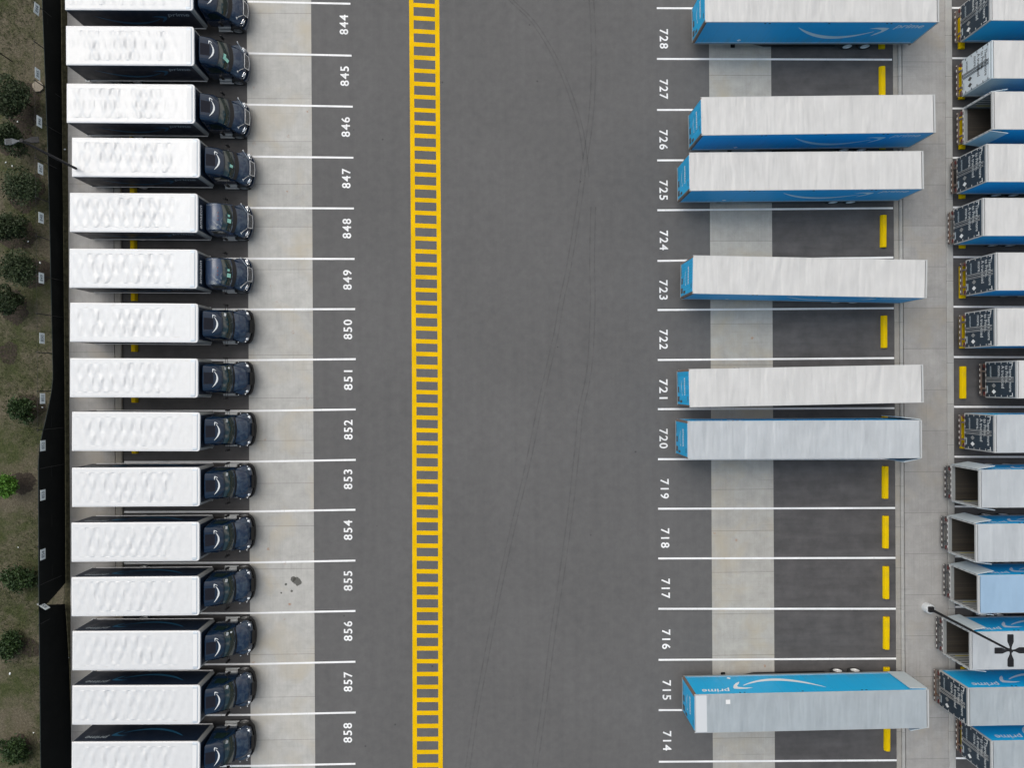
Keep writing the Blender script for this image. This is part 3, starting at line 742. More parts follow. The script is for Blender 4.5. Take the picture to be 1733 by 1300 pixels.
    # bumper
    mb = MB(); P = []
    for u in np.linspace(-1, 1, 13):
        yy = u*1.17; cx = 11.50 - .30*u*u - (.12 if abs(u) > .95 else 0)
        P.append([Vector((cx-.16, yy, .80)), Vector((cx-.02, yy, .80)), Vector((cx, yy, .76)), Vector((cx, yy, .46)), Vector((cx-.03, yy, .42)), Vector((cx-.16, yy, .42))])
    mb.grid(P); mb.add(P[0], [(0,1,2,3,4,5)]); mb.add(P[-1], [(5,4,3,2,1,0)]); mb.build('bumper', M['cabnavy'] if A else M['black'], t, True, fix=True)
    # grille
    mb = MB()
    g0 = [(11.36 if A else 11.40, 1.30), (11.47, .86)]
    mb.add([(g0[0][0], -.50, g0[0][1]), (g0[1][0], -.44, g0[1][1]), (g0[1][0], .44, g0[1][1]), (g0[0][0], .50, g0[0][1])], [(0,1,2,3)]); gr = mb.build('grille', M['dgrey' if A else 'black'], t)
    if A:
        mb = MB(); mb.tube([(11.30,-.50,1.42),(11.34,0,1.46),(11.30,.50,1.42)], .032, 8); mb.tube([(11.47,-.46,.92),(11.52,0,.92),(11.47,.46,.92)], .026, 8)
        for s in (-1, 1): mb.tube([(11.30, s*.50, 1.42), (11.47, s*.46, .92)], .028, 8)
        for k in range(4): x = 11.34 + .035*k; z_ = 1.34 - .11*k; mb.tube([(x,-.47,z_),(x+.02,0,z_),(x,.47,z_)], .009, 5)
        mb.build('grille_frame', M['chrome'], gr, True)
    for s in (-1, 1):
        mb = MB(); mb.ell((11.10, s*.90, 1.16), (.14, .10, .10), 12, 8); hl = mb.build('headlight', M['lamp'], t, 'full')
        if A:
            mb = MB(); mb.tube([(11.22, s*.72, 1.22), (11.02, s*1.02, 1.19)], .02, 6); mb.tube([(11.28, s*.74, 1.06), (11.06, s*1.09, 1.02)], .022, 6); mb.build('lamp_trim', M['chrome'], hl)
            mb = MB(); mb.tube([(11.25, s*.55, 1.42), (11.08, s*.80, 1.75), (10.98, s*.98, 1.92)], [.016,.022,.02], 6); mb.ell((10.95, s*1.02, 1.96), (.06,.09,.09), 10, 6)
            mb.build('hood_mirror', M['chrome'], t, True)
        else:
            mb = MB(); mb.tube([(10.98, s*1.10, 1.30), (11.12, s*.98, 1.22), (11.25, s*.80, 1.26)], .014, 6); mb.build('lamp_trim', M['lamp'], hl)
            for q in ((10.50, s*1.16, 1.50), (11.05, s*1.12, 1.36)): mb = MB(); mb.ell(q, (.045,.035,.03), 8, 5); mb.build('marker_lamp', M['lamp'], t)
    # roof fairing
    if kind != 'B':
        mb = MB(); P = []
        st = [(8.66, .80, 3.28, .96), (8.72, .84, 3.32, .98), (9.00, .82, 3.17, .99), (9.35, .78, 2.98, .97), (9.60, .70, 2.83, .90), (9.74, .52, 2.70, .72)] if kind == 'C' else \
             [(8.66, .84, 3.20, .98), (8.72, .88, 3.24, 1.0), (9.00, .87, 3.12, 1.0), (9.35, .84, 2.97, .98), (9.60, .76, 2.83, .93), (9.76, .56, 2.70, .78)]
        for x, tw, tz, bw in st:
            half = [(0, tz), (tw*.6, tz-.003), (tw*.92, tz-.02), (tw, tz-.07), ((tw*.4+bw*.6), (tz+2.6)/2), (bw, 2.60)]
            full = [(-a, b) for a, b in reversed(half[1:])] + half
            P.append([Vector((x - .16*y_*y_*(x > 9.5), y_, z_)) for y_, z_ in full])
        mb.grid(P); mb.add(P[0], [tuple(range(len(P[0])))])
        fa = mb.build('roof_fairing', M['cabnavy'], t, True, fix=True)
        sl = Vector((-.88, 0, .475)).normalized() if kind == 'C' else Vector((-.90, 0, .40)).normalized()
        nv = Vector((-sl.z*-1, 0, sl.x*-1)).normalized()
        def onf(x, dz=.012): return float(np.interp(x, [s_[0] for s_ in st], [s_[2] for s_ in st])) + dz
        mb = MB(); xa, xb = 8.76, 9.30; hy = .40
        mb.add([(xa,-hy,onf(xa,.006)),(xb,-hy*.95,onf(xb,.010)),(xb,hy*.95,onf(xb,.010)),(xa,hy,onf(xa,.006))], [(0,1,2,3)])
        mb.build('roof_panel', mat_panel if 'mat_panel' in globals() else M['dgrey'], fa)
        V, F = smile(1.28, .20, .085, .17); VV = []
        for x, y_, _ in V:
            u = x - .64; xx = 9.24 - y_ * .95; VV.append((xx, u, onf(xx, .016)))
        mb = MB(); mb.add(VV, F); mb.build('curved_arrow', M['text'], fa)
    else:
        flat('lettering', text_data('amazon', 1, 0, .016), M['text'], cb, (TL+.014, -.92, 2.80), (0,1,0), (0,0,1), .52, .62)
        for k in (-.25, 0, .25):
            mb = MB(); mb.ell((9.5, k, 2.68), (.03,.05,.03), 8, 5); mb.build('marker_lamp', M['amber'], cab)
    names = ('hood', 'bumper', 'grille', 'headlight', 'lamp_trim', 'marker_lamp', 'cowl')
    for o in t.children_recursive:
        if o.type == 'MESH' and o.name.startswith(names):
            for v in o.data.vertices:
                if v.co.x > 10.28: v.co.x = 10.28 + (v.co.x - 10.28) * .80
        if o.name.startswith('wheel') and o.location.x > 9: o.location.x = 10.38
    return t
mat_panel = mat('matt_dark_panel', (.014,.015,.022), .6, 0, 0, .12)
TR = [('A',844,111.7,323.7,-50,15.7,1),('A',845,113.5,325.7,44.4,108.6,1.2),('A',846,114,327.5,142.7,205.7,1.5),('A',847,124.4,334.6,234.2,297.5,1.5),
      ('B',848,120,331.9,327.8,391,1.3),('B',849,118.8,331.9,422.5,485.6,1.5),('C',850,119.3,333.4,513.3,578,1.6),('C',851,119.3,333.4,607,672.3,.8),
      ('C',852,123.6,335.7,698,763.2,.8),('C',853,123.6,335.7,793.2,858,-1),('C',854,122.4,335.2,886.4,951,-1.5),('C',855,122.4,335.2,978.6,1043.6,-1.8),
      ('C',856,125,335.7,1070,1135.2,-1),('C',857,124.4,335.7,1162,1227.6,-1),('C',858,123,335.5,1257.6,1323,-1)]
protos = {}; 
desc = {'A': 'navy box truck with chrome grille, roof fairing and white dented roof', 'B': 'navy box truck without roof fairing, stained cab top', 'C': 'navy box truck with dark panel and white arrow on its fairing'}
for k, num, x0, x1, y0, y1, dy in TR:
    if k in protos: t = copy_tree(protos[k])
    else: t = make_truck(k); protos[k] = t
    a = at(x0, (y0+y1)/2, TZ1); b = at(x1, (y0+y1)/2 + dy, TZ1)
    d = (b - a); ang = math.atan2(d.y, d.x); L = d.length
    t.rotation_euler = (0, 0, ang); m_ = (a + b) / 2 - Vector((math.cos(ang), math.sin(ang), 0)) * TL / 2
    t.location = (m_.x, m_.y, .0)
    tag(t, '%s, parked in stall %d' % ({'A': 'navy box truck with chrome grille and roof fairing', 'B': 'navy box truck with stained cab top and no fairing', 'C': 'navy box truck with white arrow on dark cab fairing'}[k], num), 'box truck', 'box trucks parked along the fence')
    # papers seen behind the windscreens
    def paper(u, v, wd, ht, m, rot=0):
        mb = MB(); bx, tx = 10.20 - .19*u*u, 9.78 - .15*u*u
        c = Vector((bx + (tx-bx)*v + .03 + .035*math.sin(math.pi*v), u*(.94-.10*v), 1.93 + .62*v + .035))
        ex = Vector((-.53, 0, .80)).normalized(); ey = Vector((0, 1, 0)); 
        e1 = ex*math.cos(rot)+ey*math.sin(rot); e2 = -ex*math.sin(rot)+ey*math.cos(rot)
        nn = Vector((.80,0,.53))*.008
        mb.add([c-e1*wd-e2*ht+nn, c+e1*wd-e2*ht+nn, c+e1*wd+e2*ht+nn, c-e1*wd+e2*ht+nn], [(0,1,2,3)]); mb.build('paper', m, t, fix=True)
    if k == 'C':
        paper(.80, .72, .09, .10, M['text'], .1 if num < 855 else .5)
        if num in (856, 851): paper(.80, .30, .07, .06, M['text'], .4)
    elif num in (845,): paper(-.30, .35, .22, .13, M['sticker'], .5); paper(-.10, .5, .1, .16, M['sticker'], .1)
    elif num == 848: paper(-.25, .40, .15, .14, M['sticker'], .08); paper(.15, .45, .09, .08, M['sticker'])
    elif num == 847: paper(-.15, .40, .12, .10, M['sticker'], .2)

# ------------------------------------------------------------------ trailers
L_ = 16.10; Z0, Z1, ZW = 1.12, 4.10, 1.30
def make_trailer(side='blue', doors='navy', roof='w', opened=False, blue_nose=True, dirty=False, opens=(0.0, 0.0)):
    t = empty('trailer'); sm = M['fade'] if side == 'fade' else M['blue']
    th = .045; r = .16
    for s in (-1, 1):
        mb = MB(); mb.box((r, s*(ZW-th), Z0), (L_-.12, s*ZW, Z1-.05)); sp_ = mb.build('side_panel', [sm, M['wallin']], t)
        for p in sp_.data.polygons:
            if p.normal.y * s < -.5: p.material_index = 1
        rgt = (1,0,0) if s < 0 else (-1,0,0); y = s*(ZW+.006); X = (lambda u: u) if s < 0 else (lambda u: L_ - u)
        flat('curved_arrow', smile(6.5, .185, .062, .17), M['smile_w'], sp_, (X(6.6), y, 3.36), rgt, (0,0,1), 1, 1)
        flat('lettering', text_data('prime', 1, .22, .014), M['smile_w'], sp_, (X(13.42), y, 3.30), rgt, (0,0,1), .82, .78)
        mb = MB(); mb.box((.3, y-.001, Z0+.10), (L_-.3, y+.001, Z0+.14)); mb.build('pinstripe', M['text'], sp_)
        # small dark marker lamps along the top rail, rivets of the bottom rail
        mb = MB()
        for u in (4.2, 4.5, 8.6, 12.6, 12.9): mb.box((X(u)-.06, s*ZW, Z1-.22), (X(u)+.06, s*(ZW+.02), Z1-.16))
        mb.build('vent', M['black'], sp_)
        if s < 0 or True:
            mb = MB(); c = Vector((X(3.2 if s < 0 else L_-3.2), s*(ZW+.004), 1.55))
            mb.add([c+Vector((-.16,0,0)), c+Vector((0,0,-.16)), c+Vector((.16,0,0)), c+Vector((0,0,.16))], [(0,1,2,3)]); mb.build('placard', M['text'], sp_)
        mb = MB(); mb.box((.1, s*(ZW-.03), Z0-.14), (L_-.15, s*(ZW+.015), Z0-.004)); br = mb.build('bottom_rail', M['grey'], t)
        mb = MB(); mb.box((.02, s*(ZW+.004), Z1-.055), (L_-.02, s*(ZW-.06), Z1-.012)); mb.build('top_rail', M['alu'], t)
    # roof sheet
    mb = MB(); rr = .12
    out = [(rr, -ZW+.02), (L_-.16, -ZW+.02), (L_-.16, ZW-.02), (rr, ZW-.02), (.035, ZW-.11), (.02, ZW-.2), (.02, -ZW+.2), (.035, -ZW+.11)]
    mb.prism(out, Z1-.045, Z1, 0); rf = mb.build('roof', [M['roof' + roof]], t)
    if dirty:
        mb = MB(); mb.add([(.10,-ZW+.06,Z1+.004),(.86,-ZW+.06,Z1+.004),(.84,ZW-.06,Z1+.004),(.10,ZW-.06,Z1+.004)], [(0,1,2,3)]); mb.build('front_roof_sheet', M['sheet'], rf)
        mb = MB(); mb.add([(6.2-4.05,.62,Z1+.005),(6.5-4.05,.62,Z1+.005),(6.5-4.05,.92,Z1+.005),(6.2-4.05,.92,Z1+.005)], [(0,1,2,3)]); mb.build('roof_patch', M['rooftrim'], rf)
    # nose
    mb = MB(); mb.box((.0, -ZW+r, Z0), (.05, ZW-r, Z1-.06)); nose = mb.build('nose_panel', M['blue'], t)
    flat('lettering', text_data('amazon', 1, 0, .014), M['text'], nose, (-.008, .72, 2.95), (0,-1,0), (0,0,1), .40, .50)
    flat('curved_arrow', smile(1.15, .17, .06, .15), M['text'], nose, (-.008, .62, 2.45), (0,-1,0), (0,0,1), 1, 1)
    mb = MB(); mb.box((-.03,-.3,1.35),(-.002,.1,1.6)); mb.box((-.006,-.9,3.75),(-.002,-.55,3.85)); mb.box((-.006,.3,1.2),(-.002,.9,1.28)); mb.box((-.04,-.95,1.3),(-.002,-.6,1.65)); mb.box((-.03,-1.02,1.9),(-.002,-.85,2.3)); mb.build('connector', M['dgrey'], nose)
    for s in (-1, 1):
        mb = MB(); mb.prism([(0, s*(ZW-r)), (.03, s*(ZW-.06)), (.06, s*(ZW-.03)), (r, s*ZW), (r, s*(ZW-.05)), (.05, s*(ZW-r))], Z0-.1, Z1-.06); mb.build('corner_post', M['rustgrey'], t, fix=True)
    mb = MB(); mb.box((-.02,-ZW+.1,Z0-.14), (.1,ZW-.1,Z0-.004)); mb.build('front_rail', M['grey'], t)
    mb = MB(); mb.box((.06,-ZW+th+.004,Z0-.02), (L_-.26,ZW-th-.004,Z0+.03)); mb.build('floor', M['wood'], t)
    # rear frame
    mb = MB(); mb.box((L_-.11,-ZW,Z1-.14), (L_,ZW,Z1+.005)); mb.box((L_-.25,-ZW,Z0-.12), (L_,ZW,Z0+.035))
    for s in (-1, 1): mb.box((L_-.11, s*ZW, Z0+.037), (L_, s*(ZW-.08), Z1-.142))
    fr = mb.build('rear_frame', M['alu'] if doors != 'white' else M['pale'], t)
    mb = MB(); mb.box((L_+.001,-ZW+.05,Z0-.09), (L_+.006,ZW-.05,Z0-.01)); mb.build('reflective_tape', M['tape'], fr)
    # underride guard
    mb = MB(); mb.box((L_-.02,-1.16,.50),(L_+.10,1.16,.62))
    for s in (-1, 1): mb.box((L_-.02, s*.62-.06, .62), (L_+.06, s*.62+.06, Z0-.12)); mb.box((L_-.10, s*1.10-.1, .75), (L_+.02, s*1.10+.1, 1.0))
    ug = mb.build('underride_guard', M['rustgrey'] if roof == 'w' else M['dgrey'], t)
    mb = MB(); mb.box((L_+.101,-1.15,.515),(L_+.106,1.15,.605)); mb.build('reflective_tape', M['tape'], ug)
    for s in (-1, 1):
        mb = MB(); mb.box((L_-.02, s*1.0-.12, .86), (L_+.05, s*1.0+.12, .98)); mb.build('tail_light', M['red'], t)
    dm = M['doornavy'] if doors == 'navy' else M['doorwhite']
    lt = M['doortext'] if doors == 'navy' else M['dgrey']
    dw = ZW - .085
    for s in (-1, 1):
        mb = MB(); opn = opens[0 if s < 0 else 1]
        mb.box((0, 0, 0), (.045, dw-.004, Z1-Z0-.20)) ; mb2 = mb
        d = mb.build('door', [dm if not opened else M['pale']], t)
        # mesh: hinge on local origin, leaf runs along +y; mirror for the right-hand leaf
        if not opened:
            d.location = (L_+.002, -s*0 + (s*dw if s > 0 else -dw), Z0+.045)
            if s > 0: d.data.transform(Matrix.Scale(-1, 4, (0,1,0))); d.data.flip_normals()
            kk_ = -s
            mb = MB()
            for yy in (dw*.87, dw*.945):
                yv = (yy if s < 0 else -yy)
                mb.tube([(.075, yv, .02), (.075, yv, Z1-Z0-.24)], .018, 6)
            for zz in (.3, .9, 1.5, 2.1, 2.6):
                y0_ = 0.0 if s < 0 else 0.0; mb.box((.046, -.02 if s < 0 else -.12, zz), (.06, .12 if s < 0 else .02, zz+.06))
            mb.build('lock_rod', M['alu'] if doors == 'navy' else M['dgrey'], d)
        else:
            sgn = s; ang = opn
            # leaf folded back along the side: runs to -x, slightly splayed by ang
            if s > 0: d.data.transform(Matrix.Scale(-1, 4, (0,1,0))); d.data.flip_normals()
            d.location = (L_-.0, s*(ZW+.06), Z0+.045)
            base = math.pi/2 if s < 0 else -math.pi/2     # direction -x measured from the leaf's own direction
            d.rotation_euler = (0, 0, base + ang if s < 0 else base - ang)
            mb = MB()
            for zz in (.3, .9, 1.5, 2.1, 2.6): mb.box((.046, -.10 if s < 0 else -.02, zz), (.06, .02 if s < 0 else .10, zz+.06))
            mb.build('hinge', M['dgrey'], d)
    if not opened:
        def T(body, y0_, z0_, sx, sy, m=lt): flat('door_lettering', text_data(body, 1, 0, .016), m, t, (L_+.052, y0_, z0_), (0,1,0), (0,0,1), sx, sy)
        T("There's more", -.98, 3.46, .335, .40); T('to Prime.', -.98, 3.10, .335, .40); T('A truckload', -.98, 2.72, .335, .40); T('more.', -.98, 2.36, .335, .40)
        T('amazon', -.98, 1.56, .27, .30, M['dimtext'] if doors == 'navy' else lt)
        for s in (-1, 1):
            mb = MB()
            mb.box((L_+.052, s*1.17, 3.74), (L_+.058, s*.93, 3.79)); mb.box((L_+.052, s*1.17, 3.50), (L_+.058, s*1.13, 3.738))
            mb.build('corner_reflector', M['text'] if doors == 'navy' else M['pale'], t)
        for (yy, zz, m2) in ((.42, 1.95, M['grey']), (.86, 1.95, M['text'])):
            mb = MB(); c = Vector((L_+.055, yy, zz)); mb.add([c+Vector((0,-.17,0)), c+Vector((0,0,-.22)), c+Vector((0,.17,0)), c+Vector((0,0,.22))], [(0,1,2,3)]); mb.build('placard', m2 if doors == 'navy' else M['dgrey'], t)
        mb = MB(); mb.box((L_+.052,.45,1.22),(L_+.056,.95,1.34)); mb.build('placard', M['dimtext'], t)
    else:
        mb = MB()
        for s in (-1, 1):
            for zz in (1.5, 1.9, 2.3, 2.7, 3.1, 3.5): mb.box((.3, s*(ZW-th-.02), zz), (L_-.2, s*(ZW-th-.001), zz+.09))
        mb.build('wall_rail', M['alu'], t)
        for s in (-1, 1):
            mb = MB(); mb.box((L_-3.4, s*(ZW-th-.034), 1.72), (L_-.5, s*(ZW-th-.022), 1.80)); mb.build('load_strap', mat_strap, t)
        mb = MB(); mb.box((L_-.26,-ZW+.09,Z0+.036),(L_-.02,ZW-.09,Z0+.040)); mb.build('sill_plate', M['grey'], t)
    # running gear
    for x in (11.55, 12.85):
        for s in (-1, 1): wheel(t, x, s*1.13, .51, .27, s, M['rim']); wheel(t, x, s*.80, .51, .25, s, M['rimg'])
        mb = MB(); mb.tube([(x,-1.0,.51),(x,1.0,.51)], .075); mb.build('axle', M['black'], t)
    mb = MB()
    for s in (-1, 1): mb.box((10.7, s*.5-.06, .75), (14.3, s*.5+.06, .97))
    mb.build('bogie', M['black'], t)
    for s in (-1, 1):
        mb = MB(); mb.cbox((3.2, s*.98-.07, .06), (3.34, s*.98+.07, Z0-.13), .02); mb.box((3.12, s*.98-.13, .02), (3.42, s*.98+.13, .06)); mb.build('landing_leg', M['black'], t)
        mb = MB(); mb.add([(3.9, s*1.18, Z0-.15), (10.6, s*1.18, Z0-.15), (10.6, s*1.18, .42), (5.4, s*1.18, .42), (3.9, s*1.22, Z0-.15), (10.6, s*1.22, Z0-.15), (10.6, s*1.22, .42), (5.4, s*1.22, .42)],
            [(0,1,2,3),(7,6,5,4),(0,4,5,1),(1,5,6,2),(2,6,7,3),(3,7,4,0)]); mb.build('side_skirt', M['black'], t, fix=True)
    return t
mat_strap = mat('yellow_webbing', (.45,.42,.05), .8)
def place_trailer(t, p_nose, p_rear, lab, grp, use='rear'):
    d = p_rear - p_nose; ang = math.atan2(d.y, d.x)
    u = Vector((math.cos(ang), math.sin(ang), 0))
    base = p_rear - u * L_ if use == 'rear' else ((p_nose + p_rear) / 2 - u * L_ / 2)
    t.location = (base.x, base.y, 0); t.rotation_euler = (0, 0, ang)
    return tag(t, lab, 'trailer', grp)
tp = make_trailer(opened=False)
to = make_trailer(opened=True, roof='m', opens=(.20, .12))
tdirty = make_trailer(opened=True, roof='g', dirty=True, opens=(.17, .03))
twhite = make_trailer(side='fade', doors='white')
topenb = make_trailer(opened=True, roof='w', opens=(.16, .13))
topen = make_trailer(opened=True, roof='g', opens=(.16, .13))
G7 = 'blue semi-trailers in the right stalls'
T7 = [(728, tp, 1191.3, 1590.5, -29, 38, -27, 36.8, 'blue semi-trailer with ribbed white roof at the top, beside the painted 728'),
      (726, None, 1184.4, 1585, 163.5, 230, 160, 224, 'blue semi-trailer with a small roof hatch mark, above the 725 trailer'),
      (725, None, 1163.7, 1565.7, 258, 323.3, 255, 320.5, 'blue semi-trailer parked at the painted 725'),
      (723, None, 1167.6, 1573.5, 432, 497.3, 440, 505.3, 'blue nosed semi-trailer standing askew at the painted 723'),
      (721, None, 1161, 1567.6, 625.5, 690, 617, 682, 'blue nosed semi-trailer slanting at the painted 721'),
      (720, to, 1160, 1563.5, 713, 778.8, 710.6, 777, 'grey roofed semi-trailer with folded rear doors at the painted 720'),
      (715, tdirty, 1172.3, 1575, 1175.8, 1243.2, 1166, 1235.5, 'grey roofed blue semi-trailer with folded pale door at the painted 715')]
for n, pr, x0, x1, y0, y1, y2, y3, lab in T7:
    t = pr if pr else copy_tree(tp)
    place_trailer(t, at(x0, (y0+y1)/2, Z1), at(x1, (y2+y3)/2, Z1), lab, G7, 'mid')
GR = 'semi-trailers backed up at the far right'
R = [(tp,1675.8,-31,35,0,'blue sided semi-trailer with navy doors in the top right corner'),
     (twhite,1678.3,67.5,133,0,'semi-trailer with white lettered rear doors, second from the top right'),
     (topenb,1679.5,153.8,219.8,0,'open white-roofed semi-trailer with dark interior, third from the top right'),
     (tp,1669,243,308.5,0,'navy doored semi-trailer just below the open white-roofed one at the upper right'),
     (tp,1663.3,335,399.6,0,'navy doored semi-trailer fifth from the top right, its tail furthest left of the upper five'),
     (tp,1685.5,427.3,492.3,0,'navy doored semi-trailer sixth from the top, opposite the painted 723'),
     (tp,1684,521.5,586.5,0,'navy doored semi-trailer just above the bare yellow wheel stop at the right'),
     (tp,1720.5,610,675.5,0,'navy doored semi-trailer set back behind the bare yellow wheel stop'),
     (tp,1683,702,768,0,'navy doored semi-trailer just below the set back one at the right'),
     (topen,1657.5,795.5,860.8,0,'open semi-trailer with pale folded door, topmost of four open ones at lower right'),
     (topen,1651.5,887,953,0,'open semi-trailer, second of four open ones at lower right'),
     (topen,1655.5,974,1039.5,0,'open semi-trailer with sky reflection painted into its roof, just above the lamp post'),
     (topen,1642,1069.5,1136,0,'open semi-trailer standing under the four armed lamp post'),
     (tp,1638,1164.5,1231,0,'navy doored semi-trailer directly below the lamp post one, at lower right'),
     (tp,1677.8,1254,1321,0,'navy doored semi-trailer cut by the bottom right corner')]
seen = set([id(tp)])
tpg = None
for i, (pr, x, y0, y1, a, lab) in enumerate(R):
    if id(pr) in seen: t = copy_tree(pr)
    else: t = pr; seen.add(id(pr))
    pr_ = at(x, (y0+y1)/2, Z1)
    t.rotation_euler = (0, 0, math.pi + a); t.location = (pr_.x + L_, pr_.y, 0)
    tag(t, lab, 'trailer', GR)
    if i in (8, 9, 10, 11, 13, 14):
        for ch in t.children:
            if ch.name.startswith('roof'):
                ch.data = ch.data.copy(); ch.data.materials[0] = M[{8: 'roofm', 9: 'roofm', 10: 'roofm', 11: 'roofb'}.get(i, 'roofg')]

# ------------------------------------------------------------------ lamp posts
def lamp_post(base, h, label, heads, pole_r=(.10,.07), plinth=True, grey=()):
    e = empty('lamp_post', base); tag(e, label, 'lamp post', 'tall lamp posts')
    if plinth:
        mb = MB(); mb.tube([(0,0,-.1),(0,0,.62),(0,0,.66)], [.36,.36,.33], 20); mb.build('plinth', M['plinth'], e, True)
    z0 = .66 if plinth else 0
    mb = MB(); mb.cbox((-.2,-.2,z0),(.2,.2,z0+.16), .03); mb.build('base_cover', M['lamphead'], e)
    mb = MB(); mb.tube([(0,0,z0+.1),(0,0,h)], list(pole_r), 10); mb.build('pole', M['lamphead'], e, True)
    mb = MB(); mb.tube([(0,0,h-.15),(0,0,h+.04)], .11, 10); mb.build('pole_cap', M['lamphead'], e, True)
    for k, (a, g_) in enumerate(heads):
        c, s = math.cos(a), math.sin(a); mb = MB(); R_ = Matrix.Rotation(a, 3, 'Z')
        prof = [(.10,.04),(.25,.055),(.38,.11),(.50,.17),(.56,.19),(.95,.19),(1.0,.17)]
        P = []
        for x, hw in prof:
            P.append([R_ @ Vector((x, -hw, h-.06)), R_ @ Vector((x, -hw*.9, h+.0)), R_ @ Vector((x, hw*.9, h+.0)), R_ @ Vector((x, hw, h-.06)), R_ @ Vector((x, -hw, h-.06))])
        mb.grid(P); mb.add(P[0][:4], [(0,1,2,3)]); mb.add(P[-1][:4], [(3,2,1,0)])
        hd = mb.build('lamp_head', M['lampgrey'] if g_ else M['lamphead'], e, fix=True)
        mb = MB()
        for q in range(5): x = .60 + .07*q; mb.add([R_ @ Vector((x,-.15,h+.004)), R_ @ Vector((x+.03,-.15,h+.004)), R_ @ Vector((x+.03,.15,h+.004)), R_ @ Vector((x,.15,h+.004))], [(0,1,2,3)])
        mb.build('heat_sink', M['black'], hd)
    return e
pb = at(1575, 1032, .66); lamp_post((pb.x, pb.y, .15), 8.75, 'dark four-headed lamp post on round concrete plinth, on the pavement at lower right', [(0,0),(math.pi/2,0),(math.pi,0),(-math.pi/2,0)])
bpy.data.objects['lamp_post'].location.z = .0
tpx = at(36.5, 238, 9.0); tpb = tpx
lamp_post((tpb.x, tpb.y, 0), 9.0, 'dark lamp post with grey head, rising between the left fence and the 847 truck', [(0.08,0),(math.pi+.08,1)], plinth=True)

# ------------------------------------------------------------------ fence
fe = empty('fence', at(108, 650)); tag(fe, 'black screened chain-link fence running down the left edge of the lot', 'fence')
fo = fe.location
def fx(py): return float(np.interp(py, [-60,0,640,980,1300,1400], [102.6,103.4,109.6,111.2,114.5,115.5]))
FH = 3.0
def htop(py): return float(np.interp(py, [-60,0,100,250,400,560,640,655,700,740,760,790,1400], [2.30,2.20,2.0,1.72,1.55,1.42,1.36,1.42,2.05,2.72,2.95,3.0,3.0]))
def screen(y0, y1, y0t, y1t, low=lambda y: 0.0, n=90, nm='privacy_screen'):
    mb = MB(); P = []; T_ = []
    for i in range(n + 1):
        u = i / n; yb = y0 + (y1-y0)*u; yt = y0t + (y1t-y0t)*u; row = []
        pb_ = at(fx(yb), yb, 0); pt_ = at(fx(yt), yt, 0); h = htop(yt)
        for j in range(6):
            v = j / 5; p = pb_.lerp(pt_, v); bl = .05*math.sin(u*n*.55 + v*2) * math.sin(math.pi*v) + low(yb)*(1-v)
            row.append(Vector((p.x + bl, p.y, .02 + (h-.02)*v)) - fo)
        P.append(row); T_.append(row[-1])
    mb.grid(P); o = mb.build(nm, M['screen'], fe, 'full')
    mb = MB(); mb.tube(T_[::3] + [T_[-1]], .022, 6); mb.build('screen_hem', M['hem'], o)
screen(-55, 987, -80, 1014, n=150)
screen(1023, 1360, 1003, 1400, low=lambda y: float(np.interp(y, [1023,1060,1130,1250,1400], [-.05,.05,.2,.30,.32])), n=60)
ya = at(fx(-40), -40).y; yb_ = at(fx(1350), 1350).y
posts = []
for py in list(np.arange(-20, 1360, 62)):
    p = at(fx(py), py, 0) - fo; mb = MB()
    mb.tube([(p.x-.03, p.y, 0), (p.x-.03, p.y, FH + .02)], .030, 8); mb.ell((p.x-.03, p.y, FH+.03), (.045,.045,.03), 8, 4); mb.build('post', M['post'], fe, True)
mb = MB()
for zz in (.1, 1.5, FH-.02):
    mb.tube([at(fx(py), py, 0) - fo + Vector((-.035, 0, zz)) for py in range(-50, 1351, 50)], .006 if zz < 2 else .008, 5)
mb.build('tension_wire', M['post'], fe)
# number signs on the fence
sg = [(64.5,15,844,-.1),(66,125,845,0),(69,206,846,0),(71,286,847,0),(72,369,848,0),(72.5,471,849,0),(73.5,573,850,0),(74.5,675,851,0),(75,755,852,0),(75,838.5,853,0),(75,939,854,0),(76,1026,855,.95),(76,1108,856,1.2)]
for px, py, n, tw in sg[:12]:
    c = at(px - 2.2, py, 2.74); e = empty('number_sign', c); e.rotation_euler = (0, 0, tw)
    tag(e, 'white plate numbered %d hung on the left fence' % n, 'sign', 'number plates along the fence')
    mb = MB(); mb.box((-.012,-.36,-.27),(.0,.36,.27)); mb.build('plate', M['signw'], e)
    flat('lettering', text_data(str(n), 1, 0, .01), M['signt'], e, (.004, 0, 0), (0,1,0), (0,0,1), .30, .42, True, True)

# small manhole slab beside the fence and a thin leaning stake
p = at(64, 146, .1); mb = MB(); oct_ = [(.42*math.cos(a)*(1 if k % 2 else .93), .40*math.sin(a)) for k, a in enumerate([math.pi/8 + i*math.pi/4 for i in range(8)])]
mb.prism(oct_, -.1, .12); o = mb.build('utility_lid', M['stone']); o.location = (p.x, p.y, 0); tag(o, 'tan octagonal concrete utility lid on the grass beside the 845 sign', 'utility lid')
p0 = at(20, 103.5, 0); mb = MB(); mb.tube([(0,0,-.05),(0,0,1.75)], .04, 8); mb.build
o = mb.build('marker_post', M['post']); o.location = p0; o['label'] = 'thin dark post in the grass at the upper left edge'; o['category'] = 'post'
# second fence post-like stakes in the grass

